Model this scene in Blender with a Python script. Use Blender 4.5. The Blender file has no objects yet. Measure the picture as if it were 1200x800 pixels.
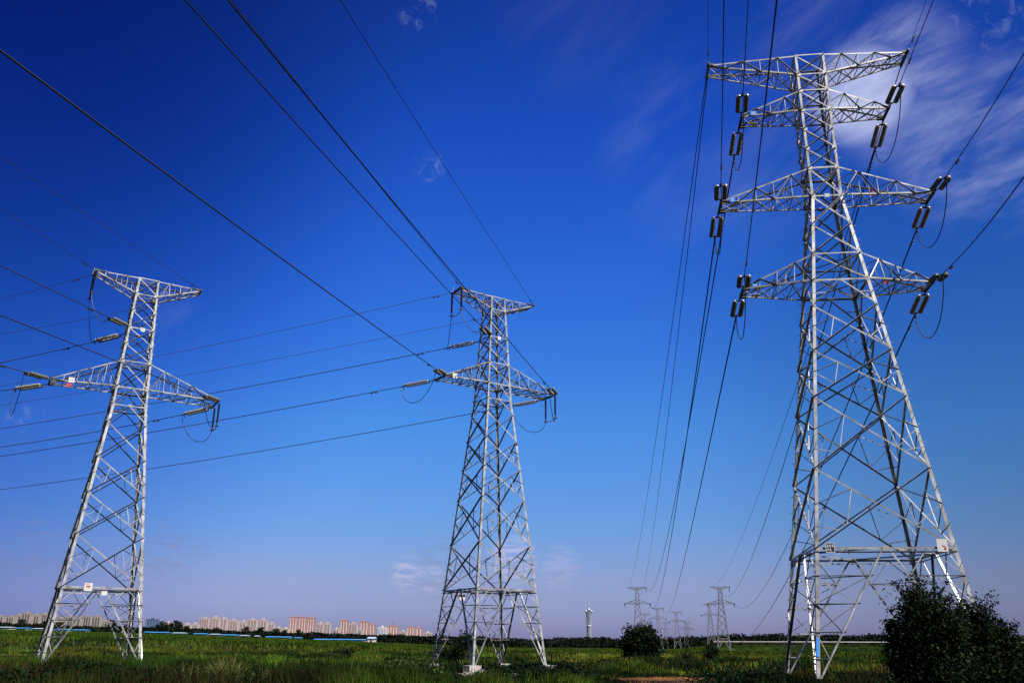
import bpy, bmesh, math, random
import numpy as np
from mathutils import Vector, Matrix

R = math.radians
random.seed(7)
rng = np.random.default_rng(11)
sc = bpy.context.scene
col = sc.collection

# ---------------------------------------------------------------- camera
PITCH, ROLL, FPX, EYE = R(19.344), R(-0.506), 1014.85, 1.8
_r = Vector((1, 0, 0)); _u = Vector((0, -math.sin(PITCH), math.cos(PITCH))); _d = Vector((0, math.cos(PITCH), math.sin(PITCH)))
CR = _r * math.cos(ROLL) - _u * math.sin(ROLL)
CU = _r * math.sin(ROLL) + _u * math.cos(ROLL)
cam_data = bpy.data.cameras.new('camera')
cam = bpy.data.objects.new('camera', cam_data)
col.objects.link(cam)
cam.matrix_world = Matrix(((CR.x, CU.x, -_d.x, 0), (CR.y, CU.y, -_d.y, 0), (CR.z, CU.z, -_d.z, EYE), (0, 0, 0, 1)))
cam_data.sensor_width = 36
cam_data.lens = FPX * 36 / 1200
cam_data.clip_end = 30000
sc.camera = cam

# ---------------------------------------------------------------- sky, sun, exposure
SUN_AZ, SUN_EL = 138.0, 54.0          # degrees clockwise from +Y (the view), above the horizon
world = bpy.data.worlds.new('World'); sc.world = world; world.use_nodes = True
nt = world.node_tree; N = nt.nodes; LK = nt.links
bg = N['Background']; bg.inputs[1].default_value = 0.05
sky = N.new('ShaderNodeTexSky'); sky.sky_type = 'NISHITA'; sky.sun_disc = False
sky.sun_elevation = R(SUN_EL); sky.sun_rotation = R(SUN_AZ); sky.ozone_density = 3
tc = N.new('ShaderNodeTexCoord')
def wmath(op, a, b=None, c=None, clamp=False):
    n = N.new('ShaderNodeMath'); n.operation = op; n.use_clamp = clamp
    for i, v in enumerate((a, b, c)):
        if v is None: continue
        if isinstance(v, (int, float)): n.inputs[i].default_value = v
        else: LK.new(v, n.inputs[i])
    return n.outputs[0]
def wdot(vec, v):
    n = N.new('ShaderNodeVectorMath'); n.operation = 'DOT_PRODUCT'; LK.new(vec, n.inputs[0]); n.inputs[1].default_value = v; return n.outputs['Value']
def wmix(f, a, b, mode='MIX'):
    n = N.new('ShaderNodeMix'); n.data_type = 'RGBA'; n.blend_type = mode
    for i, v in ((0, f), (6, a), (7, b)):
        if isinstance(v, (int, float)): n.inputs[i].default_value = v
        elif isinstance(v, tuple): n.inputs[i].default_value = (*v, 1)
        else: LK.new(v, n.inputs[i])
    return n.outputs[2]
def pdir(px, py):                       # direction of the sky seen at a place of the photo (for the clouds)
    v = _d * FPX + CR * (px - 600) + CU * (400 - py)
    return v.normalized()
gen = tc.outputs['Generated']
nrm = N.new('ShaderNodeVectorMath'); nrm.operation = 'NORMALIZE'; LK.new(gen, nrm.inputs[0]); gen = nrm.outputs[0]
sx = N.new('ShaderNodeSeparateXYZ'); LK.new(gen, sx.inputs[0])
el = wmath('ARCSINE', sx.outputs[2])
elr = wmath('DIVIDE', el, R(50), clamp=True)
ramp = N.new('ShaderNodeValToRGB'); LK.new(elr, ramp.inputs[0])
stops = [(0.0, (.66, .68, 1.46)), (0.022, (.68, .69, 1.40)), (0.078, (.73, .73, 1.20)), (0.142, (.555, .83, 1.35)), (0.274, (.387, .95, 1.70)), (0.387, (.28, .834, 1.90)), (0.499, (.208, .72, 1.98)), (0.664, (.127, .50, 1.80)), (0.813, (.090, .33, 1.34)), (1.0, (.03, .13, .62))]  # last stop: unseen zenith darkened to cut sky fill on shaded steel
cr = ramp.color_ramp
while len(cr.elements) < len(stops): cr.elements.new(0.5)
for e, (p, c) in zip(cr.elements, stops):
    e.position = p; e.color = (c[0] / 2, c[1] / 2, c[2] / 2, 1)
skyc = wmix(1.0, sky.outputs[0], ramp.outputs[0], 'MULTIPLY')
# polarised sky, darkest to the upper left; lens vignetting is painted in too
pol_vig = N.new('ShaderNodeMapRange'); pol_vig.interpolation_type = 'SMOOTHSTEP'
LK.new(wdot(gen, pdir(-330, 180)), pol_vig.inputs[0]); pol_vig.inputs[1].default_value = .80; pol_vig.inputs[2].default_value = 1.0
pol_vig.inputs[3].default_value = 2.0; pol_vig.inputs[4].default_value = 1.06
pr = N.new('ShaderNodeCombineXYZ')
LK.new(wmath('MULTIPLY', wmath('POWER', wmath('MULTIPLY', pol_vig.outputs[0], .5), 1.9), 2.0), pr.inputs[0]); LK.new(wmath('MULTIPLY', wmath('POWER', wmath('MULTIPLY', pol_vig.outputs[0], .5), 1.55), 2.0), pr.inputs[1]); LK.new(wmath('MULTIPLY', wmath('POWER', wmath('MULTIPLY', pol_vig.outputs[0], .5), .70), 2.0), pr.inputs[2])
skyc = wmix(1.0, skyc, pr.outputs[0], 'MULTIPLY')
pol_vig2 = N.new('ShaderNodeMapRange'); pol_vig2.interpolation_type = 'SMOOTHSTEP'
LK.new(wdot(gen, pdir(1500, 350)), pol_vig2.inputs[0]); pol_vig2.inputs[1].default_value = .82; pol_vig2.inputs[2].default_value = 1.0
pol_vig2.inputs[3].default_value = 1.0; pol_vig2.inputs[4].default_value = .62
pol_vig3 = N.new('ShaderNodeMapRange'); pol_vig3.interpolation_type = 'SMOOTHSTEP'
LK.new(wdot(gen, pdir(-120, -200)), pol_vig3.inputs[0]); pol_vig3.inputs[1].default_value = .84; pol_vig3.inputs[2].default_value = 1.0
pol_vig3.inputs[3].default_value = 1.0; pol_vig3.inputs[4].default_value = .55
sc3 = N.new('ShaderNodeVectorMath'); sc3.operation = 'SCALE'; LK.new(skyc, sc3.inputs[0]); LK.new(pol_vig3.outputs[0], sc3.inputs['Scale']); skyc = sc3.outputs[0]
sc2 = N.new('ShaderNodeVectorMath'); sc2.operation = 'SCALE'; LK.new(skyc, sc2.inputs[0]); LK.new(pol_vig2.outputs[0], sc2.inputs['Scale']); skyc = sc2.outputs[0]
back = N.new('ShaderNodeMapRange'); back.interpolation_type = 'SMOOTHSTEP'      # unseen sky behind the camera dimmed to cut fill light on shaded steel
LK.new(sx.outputs[1], back.inputs[0]); back.inputs[1].default_value = -.35; back.inputs[2].default_value = .15; back.inputs[3].default_value = .28; back.inputs[4].default_value = 1.0
sc4 = N.new('ShaderNodeVectorMath'); sc4.operation = 'SCALE'; LK.new(skyc, sc4.inputs[0]); LK.new(back.outputs[0], sc4.inputs['Scale']); skyc = sc4.outputs[0]
# thin cirrus and a few small low clouds
def noise(scale, detail, rough, rot, stretch, dist=0.0):
    m = N.new('ShaderNodeMapping'); m.inputs['Rotation'].default_value = rot; m.inputs['Scale'].default_value = stretch
    LK.new(gen, m.inputs[0])
    n = N.new('ShaderNodeTexNoise'); n.inputs['Scale'].default_value = scale; n.inputs['Detail'].default_value = detail
    n.inputs['Roughness'].default_value = rough; n.inputs['Distortion'].default_value = dist
    LK.new(m.outputs[0], n.inputs[0]); return n.outputs[0]
def win(px, py, r_in, r_out):           # smooth window round a sky direction, radii in photo pixels
    n = N.new('ShaderNodeMapRange'); n.interpolation_type = 'SMOOTHSTEP'
    LK.new(wdot(gen, pdir(px, py)), n.inputs[0])
    n.inputs[1].default_value = math.cos(math.atan(r_out / FPX)); n.inputs[2].default_value = math.cos(math.atan(max(r_in, .5) / FPX))
    return n.outputs[0]
def thresh(v, a, b):
    n = N.new('ShaderNodeMapRange'); n.interpolation_type = 'SMOOTHSTEP'; LK.new(v, n.inputs[0]); n.inputs[1].default_value = a; n.inputs[2].default_value = b
    return n.outputs[0]
c0 = pdir(1060, 130); t1 = (pdir(1190, 60) - pdir(960, 190)).normalized(); t2 = c0.cross(t1).normalized()
def streak(a, b, detail, dist, off):
    cx = N.new('ShaderNodeCombineXYZ'); LK.new(wmath('MULTIPLY', wdot(gen, t1), a), cx.inputs[0]); LK.new(wmath('MULTIPLY', wdot(gen, t2), b), cx.inputs[1]); cx.inputs[2].default_value = off
    n = N.new('ShaderNodeTexNoise'); n.inputs['Scale'].default_value = 1; n.inputs['Detail'].default_value = detail; n.inputs['Roughness'].default_value = .6; n.inputs['Distortion'].default_value = dist
    LK.new(cx.outputs[0], n.inputs[0]); return n.outputs[0]
wisp = thresh(streak(5, 15, 9, .5, 3.3), .40, .74)
fine = streak(9, 38, 8, .35, 7.1)
wf = wmath('MULTIPLY', wisp, wmath('ADD', wmath('MULTIPLY', fine, 1.2), .25))
def addw(*ws):
    o = ws[0]
    for w_ in ws[1:]: o = wmath('MAXIMUM', o, w_)
    return o
tuft = thresh(noise(75, 7, .62, (0, R(-20), R(20)), (1.0, 1.0, .8), .6), .46, .72)
cir_win = addw(wmath('MULTIPLY', win(1045, 100, 6, 95), .34), wmath('MULTIPLY', win(1160, 165, 8, 110), .24), wmath('MULTIPLY', win(960, 40, 10, 120), .05),
               wmath('MULTIPLY', win(690, 10, 5, 120), .015), 
               wmath('MULTIPLY', win(208, 382, 3, 40), .08), wmath('MULTIPLY', win(840, 165, 10, 150), .05))
cloud_f = wmath('MULTIPLY', wmath('MULTIPLY', cir_win, wf), 1.15, clamp=True)
core = wmath('MULTIPLY', win(1010, 112, 2, 62), wmath('ADD', wmath('MULTIPLY', fine, .55), .16))
cloud_f = wmath('MAXIMUM', cloud_f, core)
cloud_f = wmath('MAXIMUM', cloud_f, wmath('MULTIPLY', tuft, addw(wmath('MULTIPLY', win(490, 12, 2, 26), .14), wmath('MULTIPLY', win(503, 195, 2, 22), .09), wmath('MULTIPLY', win(30, 486, 2, 22), .10), wmath('MULTIPLY', win(1130, 40, 5, 90), .07))))
skyc = wmix(cloud_f, skyc, (11.0, 11.6, 14.0))
puff_n = thresh(noise(42, 5, .55, (0, 0, 0), (1.0, 1.0, 4.5)), .38, .62)
puff = wmath('MULTIPLY', puff_n, addw(wmath('MULTIPLY', win(478, 672, 4, 24), .7), wmath('MULTIPLY', win(505, 677, 2, 18), .7), wmath('MULTIPLY', win(600, 655, 6, 34), .8), wmath('MULTIPLY', win(655, 664, 4, 30), .30)))
skyc = wmix(wmath('MULTIPLY', puff, .58), skyc, (7.0, 6.5, 8.6))
dim = wmath('MULTIPLY', thresh(noise(30, 4, .5, (0, 0, 0), (1, 1, 5.0)), .42, .7), addw(win(30, 650, 5, 60), win(195, 655, 5, 50), win(530, 668, 5, 60)))
skyc = wmix(wmath('MULTIPLY', dim, .30), skyc, (2.3, 2.4, 4.2))
LK.new(skyc, bg.inputs[0])

sun_data = bpy.data.lights.new('sun', 'SUN'); sun_data.energy = 5.0; sun_data.angle = R(.53); sun_data.color = (1, .95, .88)
sun = bpy.data.objects.new('sun', sun_data); col.objects.link(sun)
sdir = Vector((math.sin(R(SUN_AZ)) * math.cos(R(SUN_EL)), math.cos(R(SUN_AZ)) * math.cos(R(SUN_EL)), math.sin(R(SUN_EL))))
sun.rotation_euler = sdir.to_track_quat('Z', 'Y').to_euler()
sun.location = (40, -40, 60)
sc.view_settings.view_transform = 'Standard'; sc.view_settings.look = 'None'
sc.view_settings.exposure = 0.93; sc.view_settings.gamma = 1.0
sc.render.engine = 'CYCLES'
sc.cycles.max_bounces = 5; sc.cycles.diffuse_bounces = 2; sc.cycles.glossy_bounces = 2
sc.cycles.transparent_max_bounces = 8; sc.cycles.use_denoising = False

# ---------------------------------------------------------------- helpers
def ray(px, py): return _d * FPX + CR * (px - 600) + CU * (400 - py)
def at_d(px, D, py=None):               # ground position of a photo column at forward distance D (and height for a photo row)
    v = ray(px, 752 if py is None else py); k = D / v.y
    return Vector((v.x * k, D, EYE + v.z * k))
def smooth(a, b, x):
    t = np.clip((x - a) / (b - a), 0, 1); return t * t * (3 - 2 * t)
def gz(x, y):                           # the terrain: a flat field that rises a little far off to the left and to the right
    x = np.asarray(x, float); y = np.asarray(y, float)
    r = np.hypot(x, y); az = np.degrees(np.arctan2(x, y))
    wl = np.interp(az, [-60, -31, -19, -9, 0, 14, 19, 30, 60], [1.0, 1.0, .74, .36, .02, .0, .0, .0, .0])
    wl = np.where(y > 0, wl, 0)
    return .0158 * np.maximum(0, np.minimum(r, 1500) - 90) * wl * smooth(90, 260, r) + np.where(y > 0, 3.3 * smooth(450, 620, r) * smooth(9.5, 13.5, az), 0) - .50 * np.exp(-((x + 1.2) / 8) ** 2 - ((y - 64.5) / 8.5) ** 2)
def gzf(x, y): return float(gz(x, y))
def _h(ix, iy, s): 
    v = np.sin(ix * 127.1 + iy * 311.7 + s * 74.7) * 43758.5453
    return v - np.floor(v)
def vnoise(x, y, s=0):
    ix, iy = np.floor(x), np.floor(y); fx, fy = x - ix, y - iy
    fx = fx * fx * (3 - 2 * fx); fy = fy * fy * (3 - 2 * fy)
    a = _h(ix, iy, s); b = _h(ix + 1, iy, s); c = _h(ix, iy + 1, s); d = _h(ix + 1, iy + 1, s)
    return (a * (1 - fx) + b * fx) * (1 - fy) + (c * (1 - fx) + d * fx) * fy
def fbm(x, y, s=0):
    return (vnoise(x, y, s) + .5 * vnoise(x * 2.03, y * 2.03, s + 1) + .25 * vnoise(x * 4.1, y * 4.1, s + 2)) / 1.75

def tag(o, label=None, cat=None, group=None, kind=None):
    if label: o['label'] = label
    if cat: o['category'] = cat
    if group: o['group'] = group
    if kind: o['kind'] = kind
    return o
def empty(name, loc=(0, 0, 0), rz=0, **k):
    o = bpy.data.objects.new(name, None); col.objects.link(o); o.location = loc; o.rotation_euler = (0, 0, rz); o.empty_display_size = .5
    return tag(o, **k)
def link(name, me, parent=None, **k):
    o = bpy.data.objects.new(name, me); col.objects.link(o)
    if parent: o.parent = parent
    return tag(o, **k)

class MB:
    def __init__(s): s.v = []; s.f = []; s.mi = []
    def add(s, vs, fs, m=0):
        b = len(s.v); s.v.extend([tuple(p) for p in vs]); s.f.extend([tuple(i + b for i in f) for f in fs]); s.mi.extend([m] * len(fs))
    def prism(s, A, B, prof, u, v, m=0):          # extrude a profile (list of 2D points) from A to B
        n = len(prof)
        vs = [A + u * p[0] + v * p[1] for p in prof] + [B + u * p[0] + v * p[1] for p in prof]
        fs = [(i, (i + 1) % n, n + (i + 1) % n, n + i) for i in range(n)] + [tuple(range(n - 1, -1, -1)), tuple(range(n, 2 * n))]
        s.add(vs, fs, m)
    def angle(s, A, B, u, v, w, t=.012, m=0, fl=1.0):     # L-section steel; corner line A-B, flanges along u and v
        A, B = Vector(A), Vector(B); d = (B - A)
        if d.length < 1e-4: return
        d.normalize(); u = Vector(u); u = (u - d * u.dot(d)).normalized(); v = Vector(v); v = v - d * v.dot(d) - u * v.dot(u); v.normalize()
        s.prism(A, B, [(0, 0), (w, 0), (w, t), (t, t), (t, w * fl), (0, w * fl)], u, v, m)
    def bar(s, A, B, w, h=None, up=(0, 0, 1), m=0):
        A, B = Vector(A), Vector(B); d = (B - A)
        if d.length < 1e-5: return
        d.normalize(); up = Vector(up)
        if abs(d.dot(up)) > .97: up = Vector((1, 0, 0))
        u = d.cross(up).normalized(); v = u.cross(d); h = h or w
        s.prism(A, B, [(-w / 2, -h / 2), (w / 2, -h / 2), (w / 2, h / 2), (-w / 2, h / 2)], u, v, m)
    def box(s, c, dx, dy, dz, m=0, mat=None):
        vs = [Vector((x * dx / 2, y * dy / 2, z * dz / 2)) for x in (-1, 1) for y in (-1, 1) for z in (-1, 1)]
        if mat is not None: vs = [mat @ q for q in vs]
        vs = [q + Vector(c) for q in vs]
        s.add(vs, [(0, 1, 3, 2), (4, 6, 7, 5), (0, 4, 5, 1), (2, 3, 7, 6), (0, 2, 6, 4), (1, 5, 7, 3)], m)
    def tube(s, pts, r, n=6, m=0, cap=True):
        pts = [Vector(p) for p in pts]; b = len(s.v); k = len(pts); rings = []
        pu = None
        for i, p in enumerate(pts):
            d = (pts[min(i + 1, k - 1)] - pts[max(i - 1, 0)]).normalized()
            ref = Vector((0, 0, 1)) if abs(d.z) < .95 else Vector((1, 0, 0))
            u = d.cross(ref).normalized() if pu is None else (pu - d * pu.dot(d)).normalized()
            pu = u; w = d.cross(u); rr = r[i] if isinstance(r, (list, tuple)) else r
            for j in range(n):
                a = 2 * math.pi * j / n; s.v.append(tuple(p + u * (math.cos(a) * rr) + w * (math.sin(a) * rr)))
        for i in range(k - 1):
            for j in range(n):
                s.f.append((b + i * n + j, b + i * n + (j + 1) % n, b + (i + 1) * n + (j + 1) % n, b + (i + 1) * n + j)); s.mi.append(m)
        if cap:
            s.f.append(tuple(b + j for j in range(n - 1, -1, -1))); s.f.append(tuple(b + (k - 1) * n + j for j in range(n))); s.mi += [m, m]
    def lathe(s, prof, axis0=Vector((0, 0, 0)), ax=Vector((0, 0, 1)), n=12, m=0):   # prof: (distance along axis, radius)
        s.tube([Vector(axis0) + Vector(ax) * p[0] for p in prof], [p[1] for p in prof], n, m) if all(prof[i][0] != prof[i + 1][0] for i in range(len(prof) - 1)) else s._lathe(prof, axis0, ax, n, m)
    def _lathe(s, prof, axis0, ax, n, m):
        ax = Vector(ax).normalized(); ref = Vector((0, 0, 1)) if abs(ax.z) < .9 else Vector((1, 0, 0)); u = ax.cross(ref).normalized(); w = ax.cross(u)
        b = len(s.v)
        for d, rr in prof:
            for j in range(n):
                a = 2 * math.pi * j / n; s.v.append(tuple(Vector(axis0) + ax * d + u * (math.cos(a) * rr) + w * (math.sin(a) * rr)))
        for i in range(len(prof) - 1):
            for j in range(n):
                s.f.append((b + i * n + j, b + i * n + (j + 1) % n, b + (i + 1) * n + (j + 1) % n, b + (i + 1) * n + j)); s.mi.append(m)
    def mesh(s, name, mats, smooth_=False):
        me = bpy.data.meshes.new(name); me.from_pydata(s.v, [], s.f)
        for q in (mats if isinstance(mats, (list, tuple)) else [mats]): me.materials.append(q)
        if any(s.mi): me.polygons.foreach_set('material_index', s.mi)
        if smooth_: me.polygons.foreach_set('use_smooth', [True] * len(me.polygons))
        me.update(); return me
    def build(s, name, mats, parent=None, smooth_=False, **k):
        return link(name, s.mesh(name, mats, smooth_), parent, **k)

# ---------------------------------------------------------------- materials
def mat(name, base, rough=.6, metal=0.0, var=None, vscale=3.0, detail=4, spec=.5, bump=0.0, bscale=20, coords='Object'):
    m = bpy.data.materials.new(name); m.use_nodes = True; t = m.node_tree; b = t.nodes['Principled BSDF']
    b.inputs['Base Color'].default_value = (*base, 1); b.inputs['Roughness'].default_value = rough; b.inputs['Metallic'].default_value = metal
    b.inputs['Specular IOR Level'].default_value = spec
    tcn = t.nodes.new('ShaderNodeTexCoord')
    if var:
        n = t.nodes.new('ShaderNodeTexNoise'); n.inputs['Scale'].default_value = vscale; n.inputs['Detail'].default_value = detail
        t.links.new(tcn.outputs[coords], n.inputs[0])
        r_ = t.nodes.new('ShaderNodeValToRGB'); r_.color_ramp.elements[0].position = .35; r_.color_ramp.elements[1].position = .68
        r_.color_ramp.elements[0].color = (*base, 1); r_.color_ramp.elements[1].color = (*var, 1)
        t.links.new(n.outputs[0], r_.inputs[0]); t.links.new(r_.outputs[0], b.inputs['Base Color'])
    if bump:
        n2 = t.nodes.new('ShaderNodeTexNoise'); n2.inputs['Scale'].default_value = bscale; t.links.new(tcn.outputs[coords], n2.inputs[0])
        bp = t.nodes.new('ShaderNodeBump'); bp.inputs['Strength'].default_value = bump; t.links.new(n2.outputs[0], bp.inputs['Height']); t.links.new(bp.outputs[0], b.inputs['Normal'])
    return m
M = {}
M['steel'] = mat('galvanised_steel', (.16, .162, .165), .45, .30, (.40, .40, .395), 1.6, 9, bump=.05)
M['far_steel'] = mat('far_galvanised_steel', (.11, .115, .125), .6, .2, (.15, .155, .165), .5)
M['gusset'] = mat('gusset_plate_zinc', (.29, .29, .285), .45, .35, (.40, .40, .39), 2)
M['hardware'] = mat('dark_fitting_iron', (.05, .05, .055), .5, .6)
M['wire'] = mat('weathered_conductor', (.035, .037, .04), .6, .4)
M['disc'] = mat('brown_grey_glazed_disc', (.085, .085, .08), .33, 0, (.13, .13, .12), 6, spec=.6)
M['cap'] = mat('zinc_insulator_cap', (.40, .40, .39), .4, .3)
M['rubber'] = mat('dark_silicone_sheds', (.035, .028, .03), .5)
M['concrete'] = mat('footing_concrete', (.30, .27, .235), .85, 0, (.42, .385, .345), 5, 8, bump=.4, bscale=30)
M['sign_white'] = mat('white_enamel', (.50, .50, .49), .35)
M['sign_red'] = mat('red_enamel', (.45, .035, .04), .4)
M['sign_black'] = mat('black_enamel', (.02, .02, .025), .4)
M['sign_blue'] = mat('blue_enamel', (.03, .22, .75), .4)

# ---------------------------------------------------------------- lattice pylons
FACES = [('FL', 'FR', Vector((0, -1, 0))), ('FR', 'BR', Vector((1, 0, 0))), ('BR', 'BL', Vector((0, 1, 0))), ('BL', 'FL', Vector((-1, 0, 0)))]
SG = {'FL': (-1, -1), 'FR': (1, -1), 'BL': (-1, 1), 'BR': (1, 1)}
FACE_WORD = ['camera-facing', 'right', 'rear', 'left']

class Tower:
    """levels: (name, z, half width) from the top down; panels: bracing kind between successive levels."""
    def __init__(s, root, levels, panels, arms, lw=.18, dw=.10, rw=.06, lod=0, steel=None, horizontals=(), plates=True, pegs=(), feet=True, sink=0.0):
        s.root, s.lv, s.lod = root, {n: (z, w) for n, z, w in levels}, lod
        s.order = [n for n, _, _ in levels]; s.st = steel or M['steel']; s.lw, s.dw, s.rw = lw, dw, rw
        s.legs(pegs); s.faces(panels, horizontals, plates); s.waist(horizontals)
        for a in arms: s.arm(**a)
        if feet: s.footings(sink)
    def P(s, c, lv, t=None):
        z, w = s.lv[lv] if isinstance(lv, str) else lv
        return Vector((SG[c][0] * w, SG[c][1] * w, z))
    def Pz(s, c, lv1, lv2, t): return s.P(c, lv1).lerp(s.P(c, lv2), t)
    def mem(s, mb, A, B, n, w, out=False, off=0.0):
        """face member: flat flange in the face, the other flange inward (out=False) or outward at the lower edge."""
        if s.lod: mb.bar(A, B, w, w, up=n); return
        A, B = Vector(A) + n * off, Vector(B) + n * off
        d = (B - A).normalized(); f = d.cross(n).normalized()
        if f.z < 0: f = -f                   # the standing flange is at the upper edge
        mb.angle(A + f * w / 2, B + f * w / 2, -f, n if out else -n, w, max(.010, w * .11), fl=1.35 if out else 1.1)
    def legs(s, pegs):
        for c in SG:
            mb = MB(); x, y = SG[c]
            brk = [s.order[0], 'T5', s.order[-1]]
            for a, b in zip(brk[:-1], brk[1:]):
                A, B = s.P(c, a), s.P(c, b)
                w = s.lw * (.82 if a != 'T5' else 1.0)
                if s.lod: mb.bar(A, B, w)
                else: mb.angle(A, B, (-x, 0, 0), (0, -y, 0), w, w * .12)
            if not s.lod:
                zb = s.lv[s.order[-1]][0]
                for nme in s.order[1:-1]:        # splice and gusset plates on both flanges at the nodes
                    p = s.P(c, nme); big = nme[0] in 'TH'
                    g = s.lw * (1.25 if big else .85)
                    mb.box(p + Vector((-x * g * .55, y * .016, 0)), g, .014, g * 1.1, 1); mb.box(p + Vector((x * .016, -y * g * .55, 0)), .014, g, g * 1.1, 1)
                if c in pegs:
                    k = 0; z = zb + 2.2
                    ztop = s.lv[s.order[0]][0]
                    while z < ztop - .4:
                        p = s.at_z(c, z); d = Vector((x, 0, 0)) if k % 2 else Vector((0, y, 0))
                        mb.bar(p, p + d * .15, .020); z += .42; k += 1
            mb.build('leg', [s.st, M['gusset']], s.root)
    def at_z(s, c, z):
        o = s.order
        a, b = (o[0], 'T5') if z > s.lv['T5'][0] else ('T5', o[-1])
        za, zb = s.lv[a][0], s.lv[b][0]
        return s.P(c, a).lerp(s.P(c, b), (za - z) / (za - zb))
    def faces(s, panels, horizontals, plates):
        for fi, (a, b, n) in enumerate(FACES):
            mb = MB(); ao = fi in (0, 3)      # rear and right faces have both flanges inward
            for (l1, l2), kind in zip(zip(s.order[:-1], s.order[1:]), panels):
                A1, B1, A2, B2 = s.P(a, l1), s.P(b, l1), s.P(a, l2), s.P(b, l2)
                h = A1.z - A2.z; w = s.dw * (1.0 if h > 1.6 else .8)
                if kind in ('X', 'XR', 'XRR'):
                    s.mem(mb, A1, B2, n, w, False, .004); s.mem(mb, A2, B1, n, w, ao, -.006 if ao else -.02)
                if kind in ('XR', 'XRR') and s.lod < 2:
                    for (u1, u2, v1, v2) in ((A1, A2, B1, B2), (B1, B2, A1, A2)):
                        lm = u1.lerp(u2, .46); q1 = u1.lerp(v2, .27); q2 = u2.lerp(v1, .27)
                        s.mem(mb, lm, q1, n, s.rw, True, -.02); s.mem(mb, q1, q2, n, s.rw, False, .012); s.mem(mb, lm, q2, n, s.rw, False, -.012)
                        if kind == 'XRR':
                            s.mem(mb, u1.lerp(u2, .73), u2.lerp(v1, .22), n, s.rw, False, .012)
                if kind == 'K':                  # inverted V from the middle of the upper horizontal
                    mid = A1.lerp(B1, .5)
                    s.mem(mb, mid, A2, n, w, ao, -.006 if ao else -.02); s.mem(mb, mid, B2, n, w, False, .004)
                    if s.lod == 0: 
                        s.mem(mb, A1.lerp(A2, .5), mid.lerp(A2, .5), n, s.rw, False, .01); s.mem(mb, B1.lerp(B2, .5), mid.lerp(B2, .5), n, s.rw, False, .01)
                if kind == 'LEG':
                    mid = A1.lerp(B1, .5)
                    for (p1, p2, sgn) in ((A1, A2, -1), (B1, B2, 1)):
                        br0 = mid + (p1 - mid).normalized() * .12; br1 = p2 + (mid - p1) * .06
                        s.mem(mb, br0, br1, n, s.dw * 1.15, sgn < 0, .004)
                        prevL, prevB = p1, br0; lev = (.22, .44, .66, .86) if s.lod < 1 else (.35, .7)
                        for k, t in enumerate(lev):
                            L_, B_ = p1.lerp(p2, t), br0.lerp(br1, t)
                            s.mem(mb, L_, B_, n, s.rw * 1.1, True, -.014)
                            if k == 0:
                                h1 = p1.lerp(mid, .42); s.mem(mb, h1, L_, n, s.rw, False, .01); s.mem(mb, h1, B_, n, s.rw, False, -.02)
                            else:
                                s.mem(mb, prevL, B_, n, s.rw, k % 2 == 0, .01)
                                if not s.lod and k < 3: s.mem(mb, prevB, L_, n, s.rw * .9, True, -.03)
                            prevL, prevB = L_, B_
            for hname in horizontals:
                A, B = s.P(a, hname), s.P(b, hname)
                s.mem(mb, A, B, n, s.dw * (1.25 if hname in ('H', 'T4', 'T7') else .95), False, .012)
                if hname == 'H' and not s.lod:
                    s.mem(mb, A - Vector((0, 0, .16)), B - Vector((0, 0, .16)), n, s.dw * .8, True, -.03)
                if plates and not s.lod and hname in (('T5', 'H') if 'T6' in s.lv else ('T5', 'H', 'T2')):
                    m_ = A.lerp(B, .5); R_ = Matrix.Identity(3) if abs(n.y) > .5 else Matrix.Rotation(R(90), 3, 'Z')
                    mb.box(m_ + n * .03, .26, .014, .20, 1, R_)
            mb.build('lattice_panel', [s.st, M['gusset']], s.root)
    def waist(s, horizontals):
        dn = Vector((0, 0, -1))
        for h in horizontals:
            if h in ('T2',): continue
            mb = MB()
            fl, fr, bl, br = (s.P(c, h) for c in ('FL', 'FR', 'BL', 'BR'))
            w = s.dw * .8
            if h == 'H':
                mids = [fl.lerp(fr, .5), fr.lerp(br, .5), br.lerp(bl, .5), bl.lerp(fl, .5)]
                for i in range(4): s.mem(mb, mids[i], mids[(i + 1) % 4], dn, w)
                if s.lod == 0:
                    g = s.lv[s.order[-1]]; 
                    for c in SG:                 # struts between the two inner braces of each leg
                        i = list(SG).index(c); x, y = SG[c]; z, ww = s.lv['H']
                        for t in (.22, .44, .66):
                            zz = z + (g[0] - z) * t; lw_ = ww + (g[1] - ww) * t; k = lw_ * t
                            kb = MB(); s.mem(kb, (x * k * .95, y * lw_ * .98, zz), (x * lw_ * .98, y * k * .95, zz), dn, s.rw); kb.build('knee_brace', s.st, s.root)
            else:
                s.mem(mb, fl, br, dn, w * .8); s.mem(mb, fr, bl, dn, w * .8, True, .0)
            mb.build('hip_bracing' if h == 'H' else 'level_bracing', s.st, s.root)
    def arm(s, side, up, lo, L, tw, ztip, n=5, label=None, flat_top=False):
        mb = MB(); x = -1 if side == 'L' else 1
        zu, wu = s.lv[up]; zl, wl = s.lv[lo]; cw = s.dw * 1.0; rw = s.rw
        tips = {f: Vector((x * L, f * tw, ztip)) for f in (-1, 1)}
        U0 = {f: Vector((x * wu, f * wu, zu)) for f in (-1, 1)}; L0 = {f: Vector((x * wl, f * wl, zl)) for f in (-1, 1)}
        ut = {f: tips[f] + Vector((0, 0, .10 if not flat_top else .02)) for f in (-1, 1)}; lt = {f: tips[f] - Vector((0, 0, .04 if not flat_top else .10)) for f in (-1, 1)}
        nU = lambda f, t: U0[f].lerp(ut[f], t); nL = lambda f, t: L0[f].lerp(lt[f], t)
        up_ = Vector((0, 0, 1))
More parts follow.
